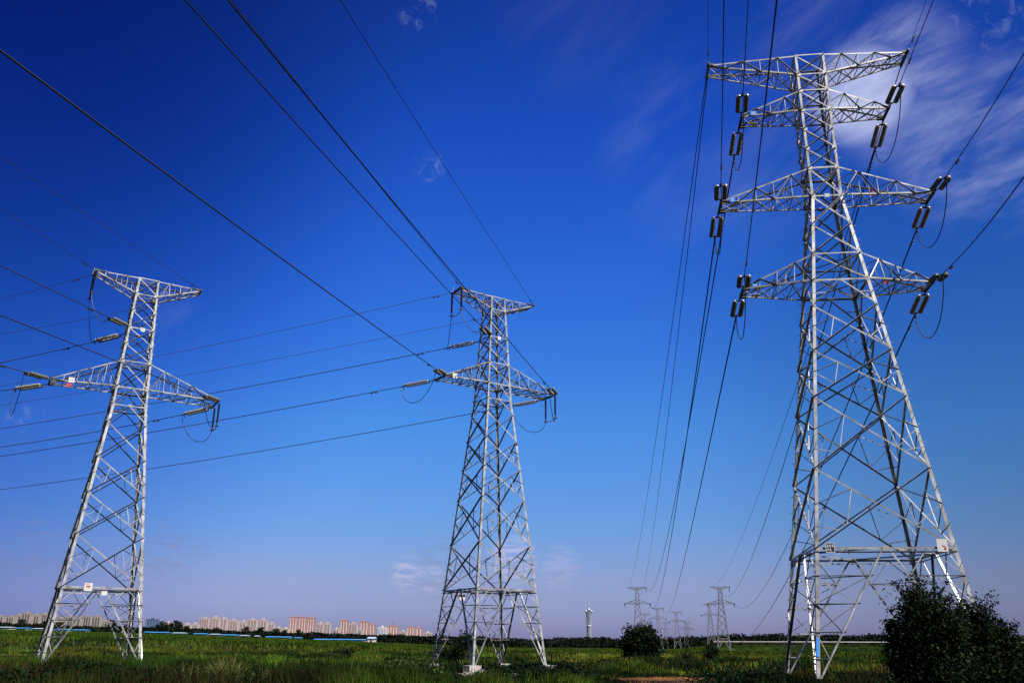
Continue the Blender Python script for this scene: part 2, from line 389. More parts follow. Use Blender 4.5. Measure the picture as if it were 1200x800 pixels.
        for f in (-1, 1):
            out = Vector((0, f, 0)); fo = f < 0 or s.lod > 0
            if s.lod: mb.bar(U0[f], ut[f], cw); mb.bar(L0[f], lt[f], cw)
            else:
                mb.angle(U0[f], ut[f], (0, 0, -1), (0, -f, 0), cw, .012); mb.angle(L0[f], lt[f], (0, 0, 1), (0, -f, 0), cw * 1.15, .013)
            nn = n if s.lod == 0 else 3
            ts = [i / nn for i in range(nn + 1)]
            for i in range(nn):
                a, b = ts[i], ts[i + 1]
                if i > 0: s.mem(mb, nU(f, a), nL(f, a), out, rw * .9, False, -.01)
                if i % 2 == 0: s.mem(mb, nL(f, a), nU(f, b), out, rw * 1.35, fo, -.02)
                else: s.mem(mb, nU(f, a), nL(f, b), out, rw * 1.35, fo, -.02)
                if s.lod == 0 and f < 0 and i < nn - 2:
                    s.mem(mb, nL(f, a + .5 / nn), nU(f, a + .5 / nn) if False else nU(f, a).lerp(nL(f, b), .5) if i % 2 else nL(f, a).lerp(nU(f, b), .5), out, rw * .8, True, -.02)
        nn = n if s.lod == 0 else 3
        for i in range(nn + 1):
            t = i / nn
            if 0 < i: s.mem(mb, nL(-1, t), nL(1, t), Vector((0, 0, -1)), rw)
            if 0 < i < nn: s.mem(mb, nU(-1, t), nU(1, t), up_, rw)
            if i < nn:
                t2 = (i + 1) / nn
                s.mem(mb, nL(-1, t), nL(1, t2), Vector((0, 0, -1)), rw); 
                if s.lod == 0:
                    s.mem(mb, nL(1, t), nL(-1, t2), Vector((0, 0, -1)), rw, True, -.03)
                    s.mem(mb, nU(-1 if i % 2 else 1, t), nU(1 if i % 2 else -1, t2), up_, rw)
        if s.lod == 0:
            mb.bar(tips[-1] + Vector((-x * .02, -.10, 0)), tips[1] + Vector((-x * .02, .10, 0)), .12, .14, m=2)
            for f in (-1, 1):
                mb.box(tips[f] + Vector((-x * .18, f * .012, 0)), .40, .016, .22, 2)
        else: mb.bar(tips[-1], tips[1], cw)
        mb.build('crossarm', [s.st, M['gusset'], M['hardware']], s.root)
    def footings(s, sink=0.0):
        g = s.order[-1]
        for c in SG:
            p = s.P(c, g); mb = MB(); x, y = SG[c]
            mb.box(p + Vector((x * .05, y * .05, -.20 - sink)), .95, .95, .55); 
            o = mb.build('footing', M['concrete'], s.root)
            m2 = MB(); m2.box(p + Vector((x * .08, y * .08, -.62 - sink)), 1.5, 1.5, .36); m2.build('footing_pad', M['concrete'], o)
            m3 = MB(); m3.box(p + Vector((0, 0, .085 - sink)), .42, .42, .03); m3.build('base_plate', M['gusset'], o)

A_PAN = ['X', 'X2', 'X2', 'X', 'K', 'K', 'X', 'XR', 'XR', 'XRR', 'LEG']
def expand(levels, panels):
    """'X2'/'X3' split a panel in equal X panels with extra nodes."""
    lv, pn = [levels[0]], []
    for i, k in enumerate(panels):
        a, b = levels[i], levels[i + 1]; n = int(k[1]) if k[0] == 'X' and k[1:].isdigit() else 1
        for j in range(1, n + 1):
            t = j / n
            lv.append(b if j == n else (a[0] + 'm%d' % j, a[1] + (b[1] - a[1]) * t, a[2] + (b[2] - a[2]) * t))
            pn.append('X' if n > 1 else k)
    return lv, pn

# --- fitted dimensions (metres)
def straight(levels, kink='T5'):
    d = {n: (z, w) for n, z, w in levels}; out = []
    names = [n for n, _, _ in levels]; ki = names.index(kink)
    for i, (n, z, w) in enumerate(levels):
        a, b = (names[0], kink) if i <= ki else (kink, names[-1])
        out.append((n, z, d[a][1] + (d[b][1] - d[a][1]) * (d[a][0] - z) / (d[a][0] - d[b][0])))
    return out
LEV_L = straight([('T0', 29.51, .78), ('T1', 28.11, .84), ('T2', 25.19, .95), ('T3', 22.40, 1.10), ('T4', 20.26, 1.20), ('T5', 18.83, 1.25), ('N0', 17.44, 1.38), ('N1', 14.73, 1.66),
         ('N2', 12.02, 1.95), ('N3', 9.04, 2.24), ('H', 5.39, 2.60), ('G', .43, 3.12)])
LEV_M = straight([('T0', 29.50, .68), ('T1', 28.36, .73), ('T2', 25.87, .86), ('T3', 23.58, .97), ('T4', 21.79, 1.06), ('T5', 20.49, 1.13), ('N0', 19.38, 1.24), ('N1', 17.16, 1.46),
         ('N2', 14.87, 1.68), ('N3', 12.47, 1.92), ('N4', 9.05, 2.26), ('H', 5.71, 2.58), ('G', .42, 3.11)])
LEV_R = straight([('T0', 33.5, .81), ('T1', 32.22, .81), ('T2', 31.16, .80), ('T3', 29.88, .81), ('T4', 26.24, .80), ('T5', 24.53, .80), ('N0', 22.75, 1.01), ('T6', 20.98, 1.22), ('T7', 19.43, 1.40),
         ('N1', 17.99, 1.55), ('N2', 15.52, 1.83), ('N3', 13.11, 2.11), ('N4', 9.61, 2.51), ('H', 5.97, 2.92), ('G', .63, 3.60)])

def world_pt(T, p):
    x, y, yaw = T; c, s_ = math.cos(R(yaw)), math.sin(R(yaw)); return Vector((x + p[0] * c - p[1] * s_, y + p[0] * s_ + p[1] * c, p[2]))
TL, TM, TR = (-29.79, 65.25, 30.14), (-1.54, 68.34, 31.81), (16.79, 41.66, -7.06)

lv, pn = expand(LEV_L, ['X', 'X2', 'X2', 'X', 'K', 'K', 'X', 'XR', 'XR', 'XRR', 'LEG'])
pyl_L = empty('lattice_pylon', (TL[0], TL[1], 0), R(TL[2]), label='leftmost large two-arm steel pylon, with a red-marked white plate at its waist', cat='pylon', group='large lattice pylons in the field')
ARM_L = dict(A0=(3.96, 4.14, .55, 29.55), A1=(5.67, 6.59, 1.0, 20.20))
Tower(pyl_L, lv, pn, [dict(side='L', up='T0', lo='T1', L=3.96, tw=.55, ztip=29.53, n=4, flat_top=True), dict(side='R', up='T0', lo='T1', L=4.14, tw=.55, ztip=29.53, n=4, flat_top=True),
      dict(side='L', up='T3', lo='T4', L=5.67, tw=.75, ztip=20.20, n=5), dict(side='R', up='T3', lo='T4', L=6.5, tw=1.1, ztip=20.20, n=5)],
      lw=.18, dw=.085, rw=.042, horizontals=('T0', 'T1', 'T2', 'T3', 'T4', 'T5', 'H'), pegs=('BL', 'FR'), sink=.42)
lv, pn = expand(LEV_M, ['X', 'X2', 'X2', 'X', 'K', 'K', 'X', 'XR', 'XR', 'XR', 'XRR', 'LEG'])
pyl_M = empty('lattice_pylon', (TM[0], TM[1], 0), R(TM[2]), label='middle large two-arm steel pylon standing on exposed pale concrete footings', cat='pylon', group='large lattice pylons in the field')
Tower(pyl_M, lv, pn, [dict(side='L', up='T0', lo='T1', L=3.56, tw=.64, ztip=29.60, n=4, flat_top=True), dict(side='R', up='T0', lo='T1', L=3.62, tw=.60, ztip=29.60, n=4, flat_top=True),
      dict(side='L', up='T3', lo='T4', L=4.88, tw=.80, ztip=21.80, n=5), dict(side='R', up='T3', lo='T4', L=5.58, tw=.95, ztip=21.80, n=5)],
      lw=.165, dw=.082, rw=.042, horizontals=('T0', 'T1', 'T2', 'T3', 'T4', 'T5', 'H'), pegs=('BL',))
lv, pn = expand(LEV_R, ['X', 'X', 'X', 'X3', 'X', 'X', 'X', 'X', 'K', 'XR', 'XR', 'XRR', 'XRR', 'LEG'])
pyl_R = empty('lattice_pylon', (TR[0], TR[1], 0), R(TR[2]), label='tallest pylon with four pairs of crossarms, behind the big dark bush', cat='pylon', group='large lattice pylons in the field')
ARM_R = {'A0': (5.6, 5.4, .51, 33.46), 'A1': (4.0, 3.95, .54, 29.9), 'A2': (5.52, 5.52, .54, 24.55), 'A3': (4.74, 4.74, .55, 19.46)}
Tower(pyl_R, lv, pn, [dict(side=sd, up=u_, lo=l_, L=ARM_R[a][0 if sd == 'L' else 1], tw=ARM_R[a][2], ztip=ARM_R[a][3], n=nn, flat_top=(a == 'A0'))
      for a, u_, l_, nn in (('A0', 'T0', 'T1', 5), ('A1', 'T2', 'T3', 4), ('A2', 'T4', 'T5', 5), ('A3', 'T6', 'T7', 4)) for sd in 'LR'],
      lw=.155, dw=.076, rw=.038, horizontals=('T0', 'T1', 'T2', 'T3', 'T4', 'T5', 'T6', 'T7', 'H'), pegs=('BL', 'FR'), sink=.42)

# plates and signs on the three pylons (parts of them)
def plate(root, c, w, h, mats, marks=(), label=None, n=Vector((0, -1, 0)), frame=None):
    mb = MB(); Rm = Matrix.Identity(3) if abs(n.y) > .5 else Matrix.Rotation(R(90), 3, 'Z')
    mb.box(c, w, .012, h, 0, Rm)
    o = mb.build('sign_plate', mats[0], root, label=label)
    if frame:
        f = MB(); q = .07 * w
        for (dx, dz, ww, hh) in ((0, h / 2 + q / 2, w + 2 * q, q), (0, -h / 2 - q / 2, w + 2 * q, q), (-w / 2 - q / 2, 0, q, h), (w / 2 + q / 2, 0, q, h)):
            f.box(Vector(c) + Rm @ Vector((dx, -.003, dz)), ww, .02, hh, 0, Rm)
        f.build('plate_rim', frame, o)
    if marks:
        k = MB()
        for (dx, dz, ww, hh) in marks: k.box(Vector(c) + Rm @ Vector((dx * w, -.010, dz * h)), ww * w, .006, hh * h, 0, Rm)
        k.build('plate_marking', mats[1], o)
    return o
zH, wH = [(z, w) for n_, z, w in LEV_R if n_ == 'H'][0]
plate(pyl_R, (-wH + .62, -wH - .09, zH + .02), .34, .38, (M['sign_black'], M['sign_white']),
      [(-.30, .20, .12, .34), (-.30, .20, .26, .08), (-.02, .20, .08, .34), (.08, .32, .16, .07), (.08, .10, .16, .07), (.32, .22, .14, .30), (-.25, -.24, .24, .10), (-.30, -.22, .08, .32), (0, -.22, .10, .30), (.10, -.34, .16, .08)],
      'dark number plate in a white rim on the waist of the tallest pylon', frame=M['sign_white'])
plate(pyl_R, (wH - .62, -wH - .09, zH + .10), .44, .54, (M['sign_white'], M['sign_red']), [(.02, .02, .09, .10), (.10, -.08, .20, .06), (.20, -.20, .07, .28), (.28, -.22, .06, .30), (.22, -.30, .20, .05)], 'white warning plate with small red mark')
mbb = MB(); gA = Vector((-3.60, -3.60, .63)).lerp(Vector((-wH, -wH, zH)), .16); gB = Vector((-3.60, -3.60, .63)).lerp(Vector((-wH, -wH, zH)), .30)
mbb.bar(gA + Vector((.05, -.02, 0)), gB + Vector((.05, -.02, 0)), .11, .02, up=(0, 1, 0)); mbb.build('paint_band', M['sign_blue'], pyl_R, label='blue painted band low on the near leg')
for a in ('A1', 'A2', 'A3'):
    Ll, Lr, tw_, zt = ARM_R[a]
    plate(pyl_R, (-Ll + .62, -tw_ - .12, zt + .08), .26, .26, (M['sign_blue'], M['sign_white']), [(0, .12, .5, .16), (-.05, -.18, .5, .14)], 'small blue phase plate near the arm tip')
    mb = MB(); mb.box((-Ll + .75, tw_ - .35, zt - .09), .42, .30, .02); mb.build('tag_plate', M['sign_white'], pyl_R)
for a, f in (('A2', .42), ('A3', .52)):
    Ll, Lr, tw_, zt = ARM_R[a]
    plate(pyl_R, (Lr * f, -tw_ * .9 - .12, zt + .09), .30, .26, (M['sign_red'], M['sign_white']), [(.12, 0, .3, .7)], 'small red phase plate on the right arm')
zL, wL = [(z, w) for n_, z, w in LEV_L if n_ == 'H'][0]
plate(pyl_L, (-.95, -wL - .06, zL + .02), .52, .54, (M['sign_white'], M['sign_red']), [(0, .06, .55, .18), (0, -.14, .06, .26), (-.12, .30, .5, .06)], 'white plate with red lettering at the waist')
plate(pyl_L, (.12, -wL - .06, zL - .36), .36, .28, (M['sign_white'],), (), 'blank white plate under the waist beam')
plate(pyl_L, (-4.25, -.98, 20.30), .40, .40, (M['sign_white'], M['sign_red']), [(.1, 0, .12, .4)], 'white plate with red mark on the left arm')
plate(pyl_L, (-4.35, -.98, 19.88), .36, .26, (M['sign_red'],), (), 'red plate hanging under the left arm')
zM, wM = [(z, w) for n_, z, w in LEV_M if n_ == 'H'][0]
plate(pyl_M, (-4.05, -.98, 21.86), .40, .40, (M['sign_white'], M['sign_red']), [(0, -.1, .2, .2)], 'white plate on the left arm')
plate(pyl_M, (0, -.92, 25.80), .30, .30, (M['sign_white'],), (), 'white plate at the middle phase level')
plate(pyl_L, (.1, -1.0, 25.12), .30, .30, (M['sign_white'],), (), 'white plate at the middle phase level')
plate(pyl_M, (-.9, wM + .1, zM - .35), .55, .5, (M['sign_white'],), (), 'white plate on the rear waist beam', n=Vector((0, -1, 0)))
for root, Ltip, tw_, zt in ((pyl_L, 3.96, .55, 29.55), (pyl_M, 3.56, .64, 29.6)):     # small lightning spikes on the top arm
    for dx in (-.1, .75):
        mb = MB(); mb.bar((-Ltip + dx, tw_, zt), (-Ltip + dx + .05, tw_, zt + .55), .025); mb.build('lightning_spike', M['gusset'], root)

# ---------------------------------------------------------------- insulators and wires
def disc_profile(n, pitch, r):
    p = [(0, .03)]
    for i in range(n):
        z = .05 + i * pitch
        p += [(z, .045), (z + .018, .055), (z + .035, r * .80), (z + .060, r), (z + .072, r * .96), (z + .062, r * .55), (z + .095, .038)]
    p += [(.05 + n * pitch + .04, .03)]
    return p
STR0, STR1, INS_L = .55, 2.50, 2.95
_mb = MB(); _mb._lathe(disc_profile(13, .146, .135), Vector((0, 0, 0)), Vector((1, 0, 0)), 12, 0); ME_STR = _mb.mesh('disc_string', M['disc'], True)
_mb = MB(); _mb.tube([(0, 0, 0), (.18, 0, 0), (.40, 0, 0), (.50, 0, 0)], [.03, .045, .035, .045], 6); _mb.box((.22, 0, 0), .16, .10, .05); ME_LINK = _mb.mesh('link_rod', M['hardware'])
_mb = MB(); _mb.prism(Vector((0, 0, -.012)), Vector((0, 0, .012)), [(-.04, -.05), (.10, -.26), (.13, -.26), (.13, .26), (.10, .26), (-.04, .05)], Vector((1, 0, 0)), Vector((0, 1, 0))); ME_YOKE = _mb.mesh('yoke_plate', M['hardware'])
_mb = MB(); _mb.tube([(0, 0, 0), (.10, 0, 0), (.30, 0, -.02), (.46, 0, -.02)], [.04, .055, .06, .035], 8); _mb.bar((.2, 0, 0), (.17, 0, -.28), .05); ME_CLAMP = _mb.mesh('strain_clamp', M['hardware'])
_mb = MB(); _mb.tube([(0, 0, 0), (.05, 0, 0), (.11, 0, 0)], [.055, .075, .05], 8)
ME_CAPS = _mb.mesh('end_cap', M['cap'], True)
def insulator(P0, d, label, group):
    d = d.normalized(); y = Vector((0, 0, 1)).cross(d).normalized(); z = d.cross(y)
    o = empty('insulator_string', label=label, cat='insulator', group=group)
    o.matrix_world = Matrix(((d.x, y.x, z.x, P0.x), (d.y, y.y, z.y, P0.y), (d.z, y.z, z.z, P0.z), (0, 0, 0, 1)))
    for nme, me, loc in (('link_rod', ME_LINK, (0, 0, 0)), ('yoke_plate', ME_YOKE, (.48, 0, 0)), ('end_cap', ME_CAPS, (.54, .21, 0)), ('end_cap', ME_CAPS, (.54, -.21, 0)), ('disc_string', ME_STR, (.62, .21, 0)), ('disc_string', ME_STR, (.62, -.21, 0)), ('strain_clamp', ME_CLAMP, (INS_L - .40, 0, 0))):
        q = link(nme, me, o); q.location = loc
    q = link('yoke_plate', ME_YOKE, o); q.location = (2.62, 0, 0); q.rotation_euler = (0, 0, math.pi)
    return P0 + d * INS_L
_mb = MB()
pr_ = [(0, .02)]
for i in range(22): pr_ += [(.06 + i * .072, .062), (.075 + i * .072, .105 if i % 2 else .09), (.10 + i * .072, .062)]
pr_ += [(1.72, .03)]
_mb._lathe(pr_, Vector((0, 0, 0)), Vector((0, 0, -1)), 10, 0); ME_JROD = _mb.mesh('shed_rod', M['rubber'])
_mb = MB(); _mb.tube([(0, 0, 0), (0, 0, -.18)], .05, 6); _mb.bar((-.16, 0, -.2), (.16, 0, -.2), .07, .1); ME_JCL = _mb.mesh('suspension_clamp', M['hardware'])
def jumper_rod(P, label, group):
    o = empty('jumper_insulator', P, label=label, cat='insulator', group=group)
    link('shed_rod', ME_JROD, o); q = link('suspension_clamp', ME_JCL, o); q.location = (0, 0, -1.72)
    return Vector(P) + Vector((0, 0, -1.92))
def hdir(az): return Vector((math.sin(R(az)), math.cos(R(az)), 0))
def wire(name, pts, r, label, cat, group, dampers=(), n=5):
    mb = MB(); o0 = Vector(pts[0]); mb.tube([Vector(p) - o0 for p in pts], r, n)
    o = mb.build(name, M['wire'], label=label, cat=cat, group=group); o.location = o0
    for dd in dampers:
        acc = 0
        for a, b in zip(pts[:-1], pts[1:]):
            a, b = Vector(a), Vector(b); L = (b - a).length
            if acc + L > dd:
                p = a.lerp(b, (dd - acc) / L); t = (b - a).normalized(); q = MB(); p2 = p - Vector((0, 0, .09)) - o0
                q.tube([p2 - t * .28, p2 - t * .12, p2 - t * .119, p2 + t * .119, p2 + t * .12, p2 + t * .28], [.05, .05, .012, .012, .05, .05], 6); q.bar(p - o0, p2, .05)
                q.build('vibration_damper', M['hardware'], o); break
            acc += L
    return o
def span_pts(P0, az, a, b, S, n):
    d = hdir(az); out = []
    for i in range(n + 1):
        s_ = S * (i / n); out.append(P0 + d * s_ + Vector((0, 0, -a * s_ + b * s_ * s_)))
    return out
def line(P0, az, a, b, S, n, ins, r, ilabel, wlabel, igroup, wgroup):
    """an optional tension string at P0 and the wire beyond it; returns the clamp end."""
    d = hdir(az) + Vector((0, 0, -a)); d.normalize(); P1 = P0
    if ins: P1 = insulator(P0, d, ilabel, igroup)
    else:
        P1 = P0
    horiz = (P1 - P0).length * math.hypot(d.x, d.y)
    pts = [P0 + hdir(az) * s_ + Vector((0, 0, -a * s_ + b * s_ * s_)) for s_ in [horiz + (S - horiz) * (i / n) for i in range(n + 1)]]
    pts[0] = P1.copy()
    wire('conductor' if ins else 'ground_wire', pts, r, wlabel, 'power line', wgroup, dampers=(2.4,) if ins else (1.6,), n=6)
    return P1
def loop(P1, P2, sag, r, label, via=(), n=22, name='jumper_loop'):
    pts = []
    chain = [Vector(P1)] + [Vector(v) for v in via] + [Vector(P2)]
    sags = sag if isinstance(sag, (list, tuple)) else [sag] * (len(chain) - 1)
    for (a, b), sg in zip(zip(chain[:-1], chain[1:]), sags):
        for i in range(n + 1):
            t = i / n; q = a.lerp(b, t) - Vector((0, 0, sg * (4 * t * (1 - t)) ** .62))
            if pts and (q - pts[-1]).length < 1e-4: continue
            pts.append(q)
    return wire(name, pts, r, label, 'jumper cable', 'jumper loops at the pylons')

def corner(T, lev, c):
    z, w = {n_: (z, w) for n_, z, w in lev}[c[1]]; x, y = SG[c[0]]; return world_pt(T, (x * w, y * w, z))
RW, GW = .030, .017
who = {'L': 'leftmost large pylon', 'M': 'middle large pylon', 'R': 'tallest pylon'}
posn = {'A1 L': 'lower left arm', 'A1 R': 'lower right arm', 'mid': 'upper body', 'A0 L': 'top left arm', 'A0 R': 'top right arm'}
# two-arm pylons: camera-side spans (rising out of frame) and spans to the far left
cams = {'M': {'A0 L': (-169.4, .1030, .0002), 'A0 R': (-168.6, .1115, .0002), 'mid': (-168.3, .0992, .0002), 'A1 R': (-167.5, .0805, .0002), 'A1 L': (-171.6, .1476, .0002)},
        'L': {'A0 L': (-176.7, .0818, 0), 'A0 R': (-175.2, .1098, 0), 'mid': (-174.9, .1063, 0), 'A1 R': (-175.1, .1067, 0), 'A1 L': (-174.6, .1165, 0)}}
lefts = {'M': {'A0 L': (-72.9, .1214, .0005), 'A0 R': (-74.2, .1199, .0005), 'mid': (-73.2, .1151, .0005), 'A1 L': (-73.5, .1162, .0005), 'A1 R': (-70.6, .1100, .0005)},
         'L': {'A0 L': (-76.4, .1779, .0021), 'A0 R': (-78.8, .1685, .0021), 'mid': (-76.8, .1734, .0021), 'A1 L': (-80.4, .0984, .0021), 'A1 R': (-75.6, .1577, .0021)}}
tipsA = {'L': {'A0': (3.96, 4.14, .55, .55, 29.55), 'A1': (5.67, 6.59, .75, 1.1, 20.18)}, 'M': {'A0': (3.56, 3.62, .64, .6, 29.65), 'A1': (4.88, 5.58, .80, .95, 21.80)}}
for t, T, lev in (('L', TL, LEV_L), ('M', TM, LEV_M)):
    def tip(a, sd, f, dz=0):
        Ll, Lr, tl, tr, z = tipsA[t][a]; return world_pt(T, ((-Ll if sd == 'L' else Lr), f * (tl if sd == 'L' else tr), z + dz))
    for key in ('A0 L', 'A0 R', 'mid', 'A1 L', 'A1 R'):
        if key == 'mid': p0, p1 = corner(T, lev, ('FL', 'T2')), corner(T, lev, ('BL', 'T2'))
        else:
            a, sd = key.split(); p0, p1 = tip(a, sd, -1), tip(a, sd, 1)
        ins = key[:2] != 'A0'
        e1 = line(p0, *cams[t][key], 75, 40, ins, RW if ins else GW, f'camera-side insulator pair on the {posn[key]} of the {who[t]}',
                  f'{"black conductor" if ins else "thin ground wire"} rising overhead from the {posn[key]} of the {who[t]}', 'tension insulators on the two-arm pylons', 'overhead lines towards the viewer')
        e2 = line(p1, *lefts[t][key], 260 if t == 'M' else 120, 40, ins, RW if ins else GW, f'insulator pair pointing left from the {posn[key]} of the {who[t]}',
                  f'{"black conductor" if ins else "thin ground wire"} running off left from the {posn[key]} of the {who[t]}', 'tension insulators on the two-arm pylons', 'overhead lines running off left')
        if key == 'A1 L': loop(e1, e2, 1.9 if t == 'M' else 2.6, .026, f'drooping jumper cable under the lower left arm of the {who[t]}')
        if key == 'mid':
            g = 'vertical jumper insulators on the two-arm pylons'
            j0 = jumper_rod(tip('A0', 'L', -1.15, -.1), f'nearer hanging black rod at top left arm of the {who[t]}', g)
            j1 = jumper_rod(tip('A0', 'L', 1.45, -.1), f'farther hanging black rod at top left arm of the {who[t]}', g)
            loop(e1, e2, [1.0, .25, .7], .026, f'long jumper cable past the hanging rods on the upper body of the {who[t]}', via=(j0, j1))
            mb = MB(); Ll, Lr, tl, tr, z = tipsA[t]['A0']; mb.bar((-Ll, -tl * 1.25, z - .05), (-Ll, tl * 1.55, z - .05), .16, .14)
            mb.build('jumper_bracket', M['hardware'], pyl_L if t == 'L' else pyl_M)
        if key == 'A1 R':
            j0 = jumper_rod(tip('A1', 'R', -.95, -.1), f'nearer hanging black rod at lower right arm of the {who[t]}', g)
            j1 = jumper_rod(tip('A1', 'R', .55, -.1), f'farther hanging black rod at lower right arm of the {who[t]}', g)
            loop(e1, e2, [1.0, .12, 1.5], .026, f'jumper cable looping under the lower right arm of the {who[t]}', via=(j0, j1))
# tallest pylon
rc = {'A0 L': (192.8, .1551, .0007), 'A1 L': (193.4, .1560, .0007), 'A2 L': (193.2, .1548, .0007), 'A3 L': (193.3, .1633, .0007),
      'A0 R': (195.0, .1698, .0027), 'A1 R': (193.4, .1604, .0027), 'A2 R': (195.8, .2307, .0027), 'A3 R': (198.9, .2758, .0027)}
rank = {'A0': 'topmost', 'A1': 'second highest', 'A2': 'third highest', 'A3': 'lowest'}
far_pylons = [  # x, y, scale, label
    (62.9, 445, 1.0, 'far pylon just behind the round dark bush, largest of its row'),
    (111.7, 685, 1.0, 'far pylon right behind the round dark bush, second in its row'),
    (140.5, 765, 1.0, 'small far pylon standing alone between the round bush and the twin pylons'),
    (101.7, 435, 1.0, 'far pylon in front of its twin, beside the low dark shrub'),
    (149.0, 675, 1.0, 'smaller far pylon overlapping behind the larger twin on its left side'),
    (115.3, 775, .97, 'faint far pylon peeping just right of the one behind the round bush'),
    (202.0, 1045, 1.0, 'tiny faint pylon right of the small lone one, first of the cluster'),
    (221.0, 1130, 1.0, 'tiny faint pylon at the right end of the distant cluster'),
    (181.0, 1060, .98, 'tiny faint pylon between the second row pylon and the small lone one'),
]
FARROT = -9.0
def far_pt(i, p): x, y, s_, _ = far_pylons[i]; q = world_pt((0, 0, FARROT), p) * s_; return q + Vector((x, y, gzf(x, y)))
FA = {'topL': (-4.4, 0, 29.6), 'topR': (4.4, 0, 29.6), 'lowL': (-6.2, 0, 21.8), 'lowR': (6.2, 0, 21.8), 'mid': (.9, 0, 25.8)}
far_to = {'A0 L': (0, 'topL', 6), 'A1 L': (0, 'topR', 10), 'A2 L': (0, 'lowR', 9), 'A3 L': (1, 'topR', 9), 'A0 R': (3, 'topL', 7), 'A1 R': (3, 'mid', 9), 'A2 R': (3, 'lowR', 9), 'A3 R': (4, 'topR', 22)}
for a in ('A0', 'A1', 'A2', 'A3'):
    for sd in 'LR':
        key = f'{a} {sd}'; Ll, Lr, tw_, zt = ARM_R[a]; x = -Ll if sd == 'L' else Lr; ins = a != 'A0'
        side = 'left' if sd == 'L' else 'right'
        e1 = line(world_pt(TR, (x, -tw_, zt)), *rc[key], 75, 50, ins, .022 if ins else .014, f'camera-side dark twin insulator on the {rank[a]} {side} arm of the {who["R"]}',
                  f'{"black conductor" if ins else "thin ground wire"} rising overhead from the {rank[a]} {side} arm of the {who["R"]}', 'twin insulators on the tallest pylon', 'overhead lines towards the viewer')
        fi, fk, sag = far_to[key]; P0 = world_pt(TR, (x, tw_, zt)); E = far_pt(fi, FA[fk])
        L = (E - P0).length; hz = Vector((E.x - P0.x, E.y - P0.y, 0)); Lh = hz.length; hz.normalize()
        slope = (E.z - P0.z) / Lh - 4 * sag / Lh
        d = (hz + Vector((0, 0, slope))).normalized(); P1 = P0
        if ins: P1 = insulator(P0, d, f'far-side dark twin insulator on the {rank[a]} {side} arm of the {who["R"]}', 'twin insulators on the tallest pylon')
        t0 = (P1 - P0).dot(hz) / Lh; pts = []
        for i in range(61):
            t = t0 + (1 - t0) * (i / 60); q = P0.lerp(E, t); q.z -= 4 * sag * t * (1 - t); pts.append(q)
        pts[0] = P1.copy()
        wire('conductor' if ins else 'ground_wire', pts, .045 if ins else .03, f'{"conductor" if ins else "thin ground wire"} sagging away from the {rank[a]} {side} arm of the {who["R"]}', 'power line', 'lines sagging to the far pylons', dampers=(1.2,) if ins else (), n=5)
        if ins: loop(e1, P1, 2.1, .026, f'drooping jumper cable at the tip of the {rank[a]} {side} arm of the {who["R"]}')
        else:
            mb = MB(); q0, q1 = (x, -tw_ - .25, zt), (x, tw_ + .25, zt - .05); mb.bar(q0, q1, .10, .12); mb.build('ground_wire_bracket', M['hardware'], pyl_R)

P0 = world_pt(TR, (-ARM_R['A0'][0] + .05, .1, 33.4)); E = far_pt(0, FA['mid'])
wire('ground_wire', [P0.lerp(E, i / 60) - Vector((0, 0, 4 * 7.5 * (i / 60) * (1 - i / 60))) for i in range(61)], .03, 'second thin ground wire sagging away beside its twin from the topmost left arm', 'power line', 'lines sagging to the far pylons', n=5)
# ---------------------------------------------------------------- far pylons: one built, the others copied
def copy_tree(o, parent=None):
    c = o.copy(); col.objects.link(c)
    if parent: c.parent = parent
    for ch in list(o.children): copy_tree(ch, c)
    return c
lvF, pnF = expand(straight([('T0', 29.6, .72), ('T1', 28.4, .76), ('T2', 25.9, .86), ('T3', 23.6, .97), ('T4', 21.8, 1.06), ('T5', 20.5, 1.13), ('N1', 17.2, 1.46), ('N2', 14.4, 1.7), ('N3', 11.2, 2.0), ('H', 6.0, 2.55), ('G', .1, 3.1)]),
                  ['X', 'X', 'X', 'X', 'X', 'X', 'X', 'X', 'X', 'LEG'])
proto = empty('far_pylon', label=far_pylons[0][3], cat='pylon', group='small pylons in the distance')
Tower(proto, lvF, pnF, [dict(side='L', up='T0', lo='T1', L=4.4, tw=.5, ztip=29.6, flat_top=True), dict(side='R', up='T0', lo='T1', L=4.4, tw=.5, ztip=29.6, flat_top=True),
      dict(side='L', up='T3', lo='T4', L=6.2, tw=.5, ztip=21.8), dict(side='R', up='T3', lo='T4', L=6.2, tw=.5, ztip=21.8)],
      lw=.30, dw=.17, rw=.12, lod=1, steel=M['far_steel'], horizontals=('T0', 'T1', 'T3', 'T4', 'H'), feet=False)
for p, dz in (((4.4, 0, 29.5), 2.4), ((6.2, 0, 21.7), 1.6), ((-6.2, 0, 21.7), 1.6)):
    _mb = MB(); _mb.bar(p, (p[0], p[1], p[2] - dz), .26)
    _mb.box((p[0], p[1], p[2]), .9, 1.1, .45); _mb.build('hanging_insulator', M['hardware'], proto)
for i, (x, y, s_, lab) in enumerate(far_pylons):
    o = proto if i == 0 else copy_tree(proto)
    o.location = (x, y, gzf(x, y)); o.rotation_euler = (0, 0, R(FARROT)); o.scale = (s_, s_, s_); o['label'] = lab
